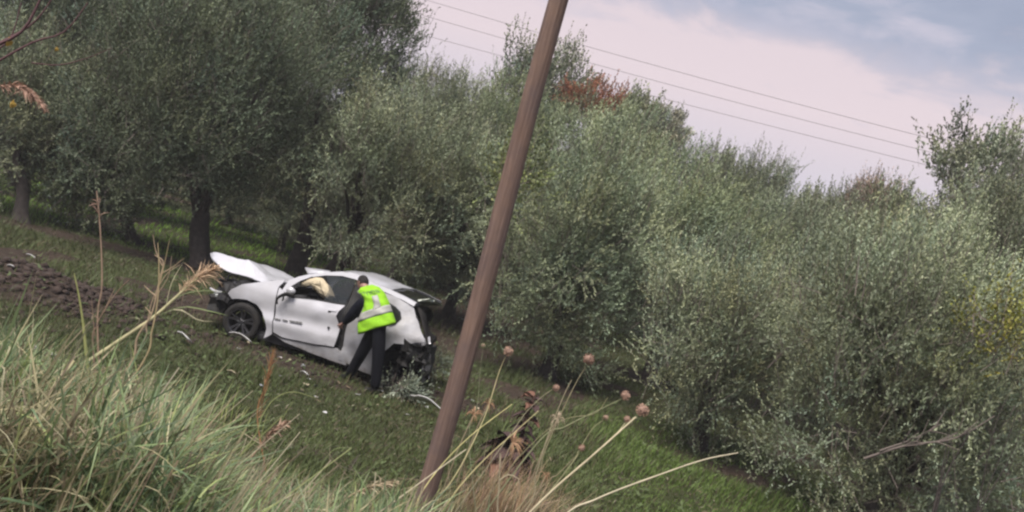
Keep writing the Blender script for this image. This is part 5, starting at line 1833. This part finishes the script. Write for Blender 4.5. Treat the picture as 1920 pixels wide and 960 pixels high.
for k, (px, py, s, lab) in enumerate(((888, 778, 0.06, 'curled orange dry leaf cluster left of the withered plant'), (915, 758, 0.045, 'small orange dry leaf cluster above the curled one'), (960, 830, 0.09, 'spiky orange dry leaf spray below the withered plant'), (1045, 785, 0.06, 'pale tan dry leaf cluster right of the withered plant'), (1023, 892, 0.04, 'tiny rusty dry floret low among the stems'))):
    c = at(px, py, 4.75)
    t_ = thing('dry_leaf_spray', lab, 'dry leaves', c)
    A_ = Acc()
    for q in range(26):
        d = g.normal(size=3) + np.array([0.5, 0, 0.3])
        d /= np.linalg.norm(d)
        e = d * s * g.uniform(0.5, 1.1)
        blade_strip(A_, [np.zeros(3) + c, c + e * 0.55 + np.array([0, 0, 0.01]), c + e + np.array([0, 0, -0.015])], s * 0.07, np.array((0.36, 0.22, 0.13) if k != 3 else (0.42, 0.34, 0.24)) * g.uniform(0.6, 1.2), n=5)
    A_.V = [v - c for v in A_.V]
    A_.build('leaves', M['straw'], t_, kind='stuff')
    A_ = Acc()
    A_.tube(spline([np.array([-0.05, 0.02, -0.45]), np.array([-0.03, 0, -0.2]), np.zeros(3)], 8), np.full(8, 0.003), 5, (0.3, 0.24, 0.16))
    A_.build('stem', M['straw'], t_)


def ground_at(px, py):
    """walk the sight line until it meets the ground"""
    d = _F + ((px - 960) * _R - (py - 480) * _U) / FPX
    t_ = 2.0
    while t_ < 60:
        q = _C + d * t_
        if q[2] <= hz(q[0], q[1]):
            return q
        t_ += 0.03
    return q


def tuft(name, label, cat, px, py, D, n, ln, col, seed, lean=0.35, wd=0.004):
    b = ground_at(px, py)
    g = np.random.default_rng(seed)
    A_ = Acc()
    for k in range(n):
        s = np.array([g.normal(0, 0.24), g.normal(0, 0.2), 0])
        d = np.array([g.normal(0.22, lean), g.normal(0, lean * .6), 1.0])
        L0 = ln * g.uniform(0.4, 1.05)
        e = s + d / np.linalg.norm(d) * L0
        blade_strip(A_, [s, (s + e) / 2 + np.array([-0.02, 0, 0.03]), e], wd * g.uniform(.7, 1.6), np.array(col) * g.uniform(0.55, 1.25) * np.array([1, 1 + g.uniform(-.08, .22), 1 + g.uniform(-.1, .3)]), n=5)
    o = A_.build(name, M['straw'], None)
    o.location = b
    o['kind'] = 'stuff'
    return tag(o, label, cat)


tuft('dry_grass_tuft', 'rusty pink dry grass tuft at the bottom centre behind the pole foot', 'dry grass', 915, 985, 0, 620, 0.95, (0.40, 0.26, 0.16), 1, 0.5)
tuft('dry_grass_tuft', 'straw coloured grass tuft right at the pole foot', 'dry grass', 835, 962, 0, 420, 0.34, (0.36, 0.31, 0.16), 2, 0.6)
tuft('dry_grass_tuft', 'thin tan grass tuft around the wiry stems', 'dry grass', 1000, 975, 0, 300, 0.6, (0.32, 0.23, 0.15), 3, 0.5, 0.003)
tuft('dry_grass_tuft', 'few tall yellow green blades on the bank below the car', 'grass tuft', 410, 810, 0, 70, 0.55, (0.26, 0.27, 0.10), 4, 0.22, 0.009)

# withered brown plant in the grass
wp = at(985, 800, 11.6)
wp[2] = hz(wp[0], wp[1])
w_ = thing('withered_plant', 'withered dark brown plant with shrivelled curled leaves on the grass', 'plant', wp)
A_ = Acc()
A_.tube(spline([(0, 0, 0), (0.02, 0, 0.35), (-0.02, 0.02, 0.7), (0.02, 0, 1.12)], 12), np.linspace(0.045, 0.018, 12), 8, (0.10, 0.06, 0.05), gnarl=0.12)
A_.build('stem', M['straw'], w_)
g = np.random.default_rng(8)
for k in range(60):
    h = g.uniform(0.02, 1.1) if k % 3 else g.uniform(0.1, 0.45)
    big = h < 0.5
    L0 = g.uniform(0.22, 0.42) if big else g.uniform(0.12, 0.24)
    a0 = g.uniform(0, 6.28)
    d = np.array([math.cos(a0), math.sin(a0), g.uniform(-0.2, 0.5)])
    s = np.array([-0.10 if big else 0, 0, h])
    bm = bmesh.new()
    rows = []
    for i in range(6):
        f = i / 5
        c = s + d * L0 * f + np.array([0, 0, -0.5 * L0 * f * f])
        sdv2 = np.array([-math.sin(a0), math.cos(a0), 0.0])
        wv = L0 * 0.28 * math.sin(math.pi * (0.12 + 0.85 * f))
        rows.append([bm.verts.new(tuple(c + sdv2 * wv * q + np.array([0, 0, 0.5 * wv * q * q]) + g.normal(0, 0.006, 3))) for q in (-1, -0.4, 0.4, 1)])
    for a, b in zip(rows, rows[1:]):
        for q in range(3):
            bm.faces.new((a[q], a[q + 1], b[q + 1], b[q]))
    bm_obj('curled_leaf', bm, M['wither_rust'] if g.uniform() < 0.2 else M['wither'], w_, smooth=True)


# ------------------------------------------------------------------ debris
SHARD = pmat('white_plastic_shard', (0.52, 0.52, 0.52), 0.45, noise=(14, 0.35, (0.4, 0.38, 0.34)))
GREY = pmat('crumpled_grey_film', (0.34, 0.34, 0.38), 0.4, bump=(40, 0.6))
TAN = pmat('tan_scrap', (0.42, 0.36, 0.25), 0.8)


def strip_piece(name, label, ends, w, m, th=0.012, bow=0.05, cat='debris', jag=0.2, lift=0.04, seed=0):
    """bent strip of bodywork between two ground points"""
    a, b = (np.array(e, float) for e in ends)
    g = np.random.default_rng(seed)
    c0 = (a + b) / 2
    c0[2] = hz(c0[0], c0[1]) + lift
    bm = bmesh.new()
    d = b - a
    L0 = np.linalg.norm(d)
    d /= L0
    sd = np.cross(d, (0, 0, 1))
    sd /= np.linalg.norm(sd)
    top, n = [], 9
    for i in range(n):
        f = i / (n - 1)
        p_ = (f - 0.5) * L0 * d + np.array([0, 0, bow * math.sin(math.pi * f)])
        ww = w * (0.55 + 0.45 * math.sin(math.pi * (0.1 + 0.8 * f))) * (1 + jag * g.normal() * 0.5)
        top.append([p_ - sd * ww / 2 - np.array([0, 0, 0.3 * ww]), p_ + np.array([0, 0, 0.02]), p_ + sd * ww / 2 + np.array([0, 0, 0.45 * ww])])
    R1 = [[bm.verts.new(tuple(q)) for q in r] for r in top]
    for x_, y_ in zip(R1, R1[1:]):
        for k in range(2):
            bm.faces.new((x_[k], x_[k + 1], y_[k + 1], y_[k]))
    o = bm_obj(name, bm, m, None, smooth=True)
    o.modifiers.new('thickness', 'SOLIDIFY').thickness = th
    o.location = c0
    return tag(o, label, cat)


def crumpled(name, label, p_, s, m, seed, cat='litter'):
    bm = bmesh.new()
    bmesh.ops.create_icosphere(bm, subdivisions=3, radius=1)
    off = Vector((seed * 3.1, seed * 1.7, 0))
    for v in bm.verts:
        q = v.co.copy()
        k = 1 + 0.55 * mnoise.noise(q * 1.7 + off) + 0.35 * mnoise.noise(q * 4.1 + off)
        v.co = Vector((q.x * s[0], q.y * s[1], q.z * s[2])) * k
    o = bm_obj(name, bm, m, None)
    o.location = p_
    return tag(o, label, cat)


strip_piece('bumper_strip', 'curved white trim strip lying under the front wheel', (ground_at(428, 636), ground_at(468, 653)), 0.08, SHARD, seed=1, lift=0.09)
strip_piece('bumper_strip', 'white plastic shard lying on the grass left of the front wheel', (ground_at(333, 638), ground_at(353, 652)), 0.13, SHARD, seed=2, bow=0.02, lift=0.10)
strip_piece('bumper_strip', 'long curved white bumper strip beside the pole', (ground_at(768, 762), ground_at(828, 792)), 0.13, SHARD, seed=3, bow=0.07, lift=0.14)
strip_piece('bumper_strip', 'small white shard just right of the pole', (ground_at(843, 800), ground_at(850, 808)), 0.10, SHARD, seed=4, bow=0.03, lift=0.12)
strip_piece('plastic_scrap', 'small white and red scrap on the grass below the door', (ground_at(563, 702), ground_at(577, 709)), 0.06, SHARD, seed=5, bow=0.02)
strip_piece('plastic_scrap', 'tan scrap on the grass left of the rusty tuft', (ground_at(424, 702), ground_at(441, 708)), 0.06, TAN, seed=6, bow=0.02)
strip_piece('plastic_scrap', 'thin pale scrap in the soil at the foot of the heap', (ground_at(50, 482), ground_at(66, 489)), 0.07, SHARD, seed=7, bow=0.02)
strip_piece('plastic_scrap', 'white scrap on top of the soil heap', (ground_at(12, 504), ground_at(26, 508)), 0.06, SHARD, seed=8, bow=0.02)
strip_piece('plastic_scrap', 'tiny white scrap on the grass under the big olive', (ground_at(86, 369), ground_at(95, 373)), 0.09, SHARD, seed=9, bow=0.02)
for k, (px, py, D, s, lab) in enumerate(((97, 668, 0, (0.05, 0.035, 0.025), 'upper of the white scraps on the soil behind the left grass'), (108, 681, 0, (0.06, 0.03, 0.025), 'lower of the white scraps on the soil behind the left grass'), (62, 655, 0, (0.05, 0.03, 0.02), 'leftmost white scrap on the soil behind the left grass'), (336, 903, 4.0, (0.012, 0.012, 0.02), 'upper tiny white scrap in the bottom grass'), (323, 925, 3.9, (0.018, 0.012, 0.012), 'lower tiny white scrap in the bottom grass'))):
    crumpled('plastic_scrap', lab, at(px, py, D) if D else ground_at(px, py) + np.array([0, 0, 0.03]), s, SHARD, k + 1)
crumpled('drink_can', 'crumpled shiny grey wrapper in the dark hollow of the left grass', at(95, 797, 4.2), (0.035, 0.028, 0.035), GREY, 11)
crumpled('plastic_bag', 'crumpled grey plastic bag in the bottom grass', at(307, 868, 4.0), (0.045, 0.03, 0.028), GREY, 12)
bm = bmesh.new()
# torn grey-green olive branch on the ground behind the tail
br = ground_at(745, 745)
ob = thing('fallen_branch', 'torn off olive branch with silvery leaves lying by the car tail', 'branch', br)
me_, wd_, _ = crown_mesh('fallen_leaves', (0.6, 0.3, 0.14), 12, 12, 12, 401, M['olive'], leaf=(0.07, 0.02), up=0.3, hollow=0.1, twig_len=(0.2, 0.4), tintmul=(1.2, 1.2, 1.35), spread=0.12)
c = link('foliage', me_, ob, kind='stuff')
c.location = (0, 0, 0.16)
c = link('twigs', wd_, ob, kind='stuff')
c.location = (0, 0, 0.16)
bm.free()
ob2p = ground_at(812, 720)
ob2 = thing('fallen_branch', 'broken olive branch leaning against the torn rear bumper', 'branch', ob2p)
me_, wd_, _ = crown_mesh('broken_leaves', (0.35, 0.25, 0.32), 9, 12, 12, 402, M['olive'], leaf=(0.07, 0.02), up=0.5, hollow=0.1, twig_len=(0.2, 0.4), tintmul=(1.1, 1.1, 1.2), spread=0.12)
c = link('foliage', me_, ob2, kind='stuff')
c.location = (0, 0, 0.38)
c = link('twigs', wd_, ob2, kind='stuff')
c.location = (0, 0, 0.38)

# small fragments flung over the grass
gq = np.random.default_rng(99)
FR = [SHARD, SHARD, TAN, GREY, pmat('black_shard', (0.012, 0.012, 0.013), 0.5)]
for k in range(26):
    fx, fy = gq.normal(-2.6, 1.7), gq.normal(14.0, 0.9)
    q = np.array([fx, fy, 0.0])
    q[2] = hz(fx, fy) + 0.035
    bm = bmesh.new()
    s_ = gq.uniform(0.02, 0.055)
    ring = [bm.verts.new((s_ * gq.uniform(.5, 1.3) * math.cos(a), s_ * gq.uniform(.3, .9) * math.sin(a), s_ * gq.uniform(-.3, .5))) for a in (0, 1.1, 2.3, 3.4, 4.5, 5.5)]
    bm.faces.new(ring)
    o = bm_obj('fragment', bm, FR[k % 5], None)
    o.modifiers.new('thickness', 'SOLIDIFY').thickness = 0.006
    o.location = q
    tag(o, 'one of the small broken fragments scattered over the grass round the wreck', 'debris', 'small fragments round the wreck')

# ------------------------------------------------------------------ thin evening haze
hm = bpy.data.materials.new('haze')
hm.use_nodes = True
t = hm.node_tree
t.nodes.clear()
pv = t.nodes.new('ShaderNodeVolumePrincipled')
pv.inputs['Color'].default_value = (0.92, 0.93, 0.97, 1)
pv.inputs['Density'].default_value = 0.0010
pv.inputs['Anisotropy'].default_value = 0.0
mo = t.nodes.new('ShaderNodeOutputMaterial')
t.links.new(pv.outputs[0], mo.inputs['Volume'])
bm = bmesh.new()
bmesh.ops.create_cube(bm, size=1)
for v in bm.verts:
    v.co = Vector((v.co.x * 2000, v.co.y * 1900 + 600, -1.2 if v.co.z < 0 else 17.0))
bm_obj('haze', bm, hm, None, kind='stuff')
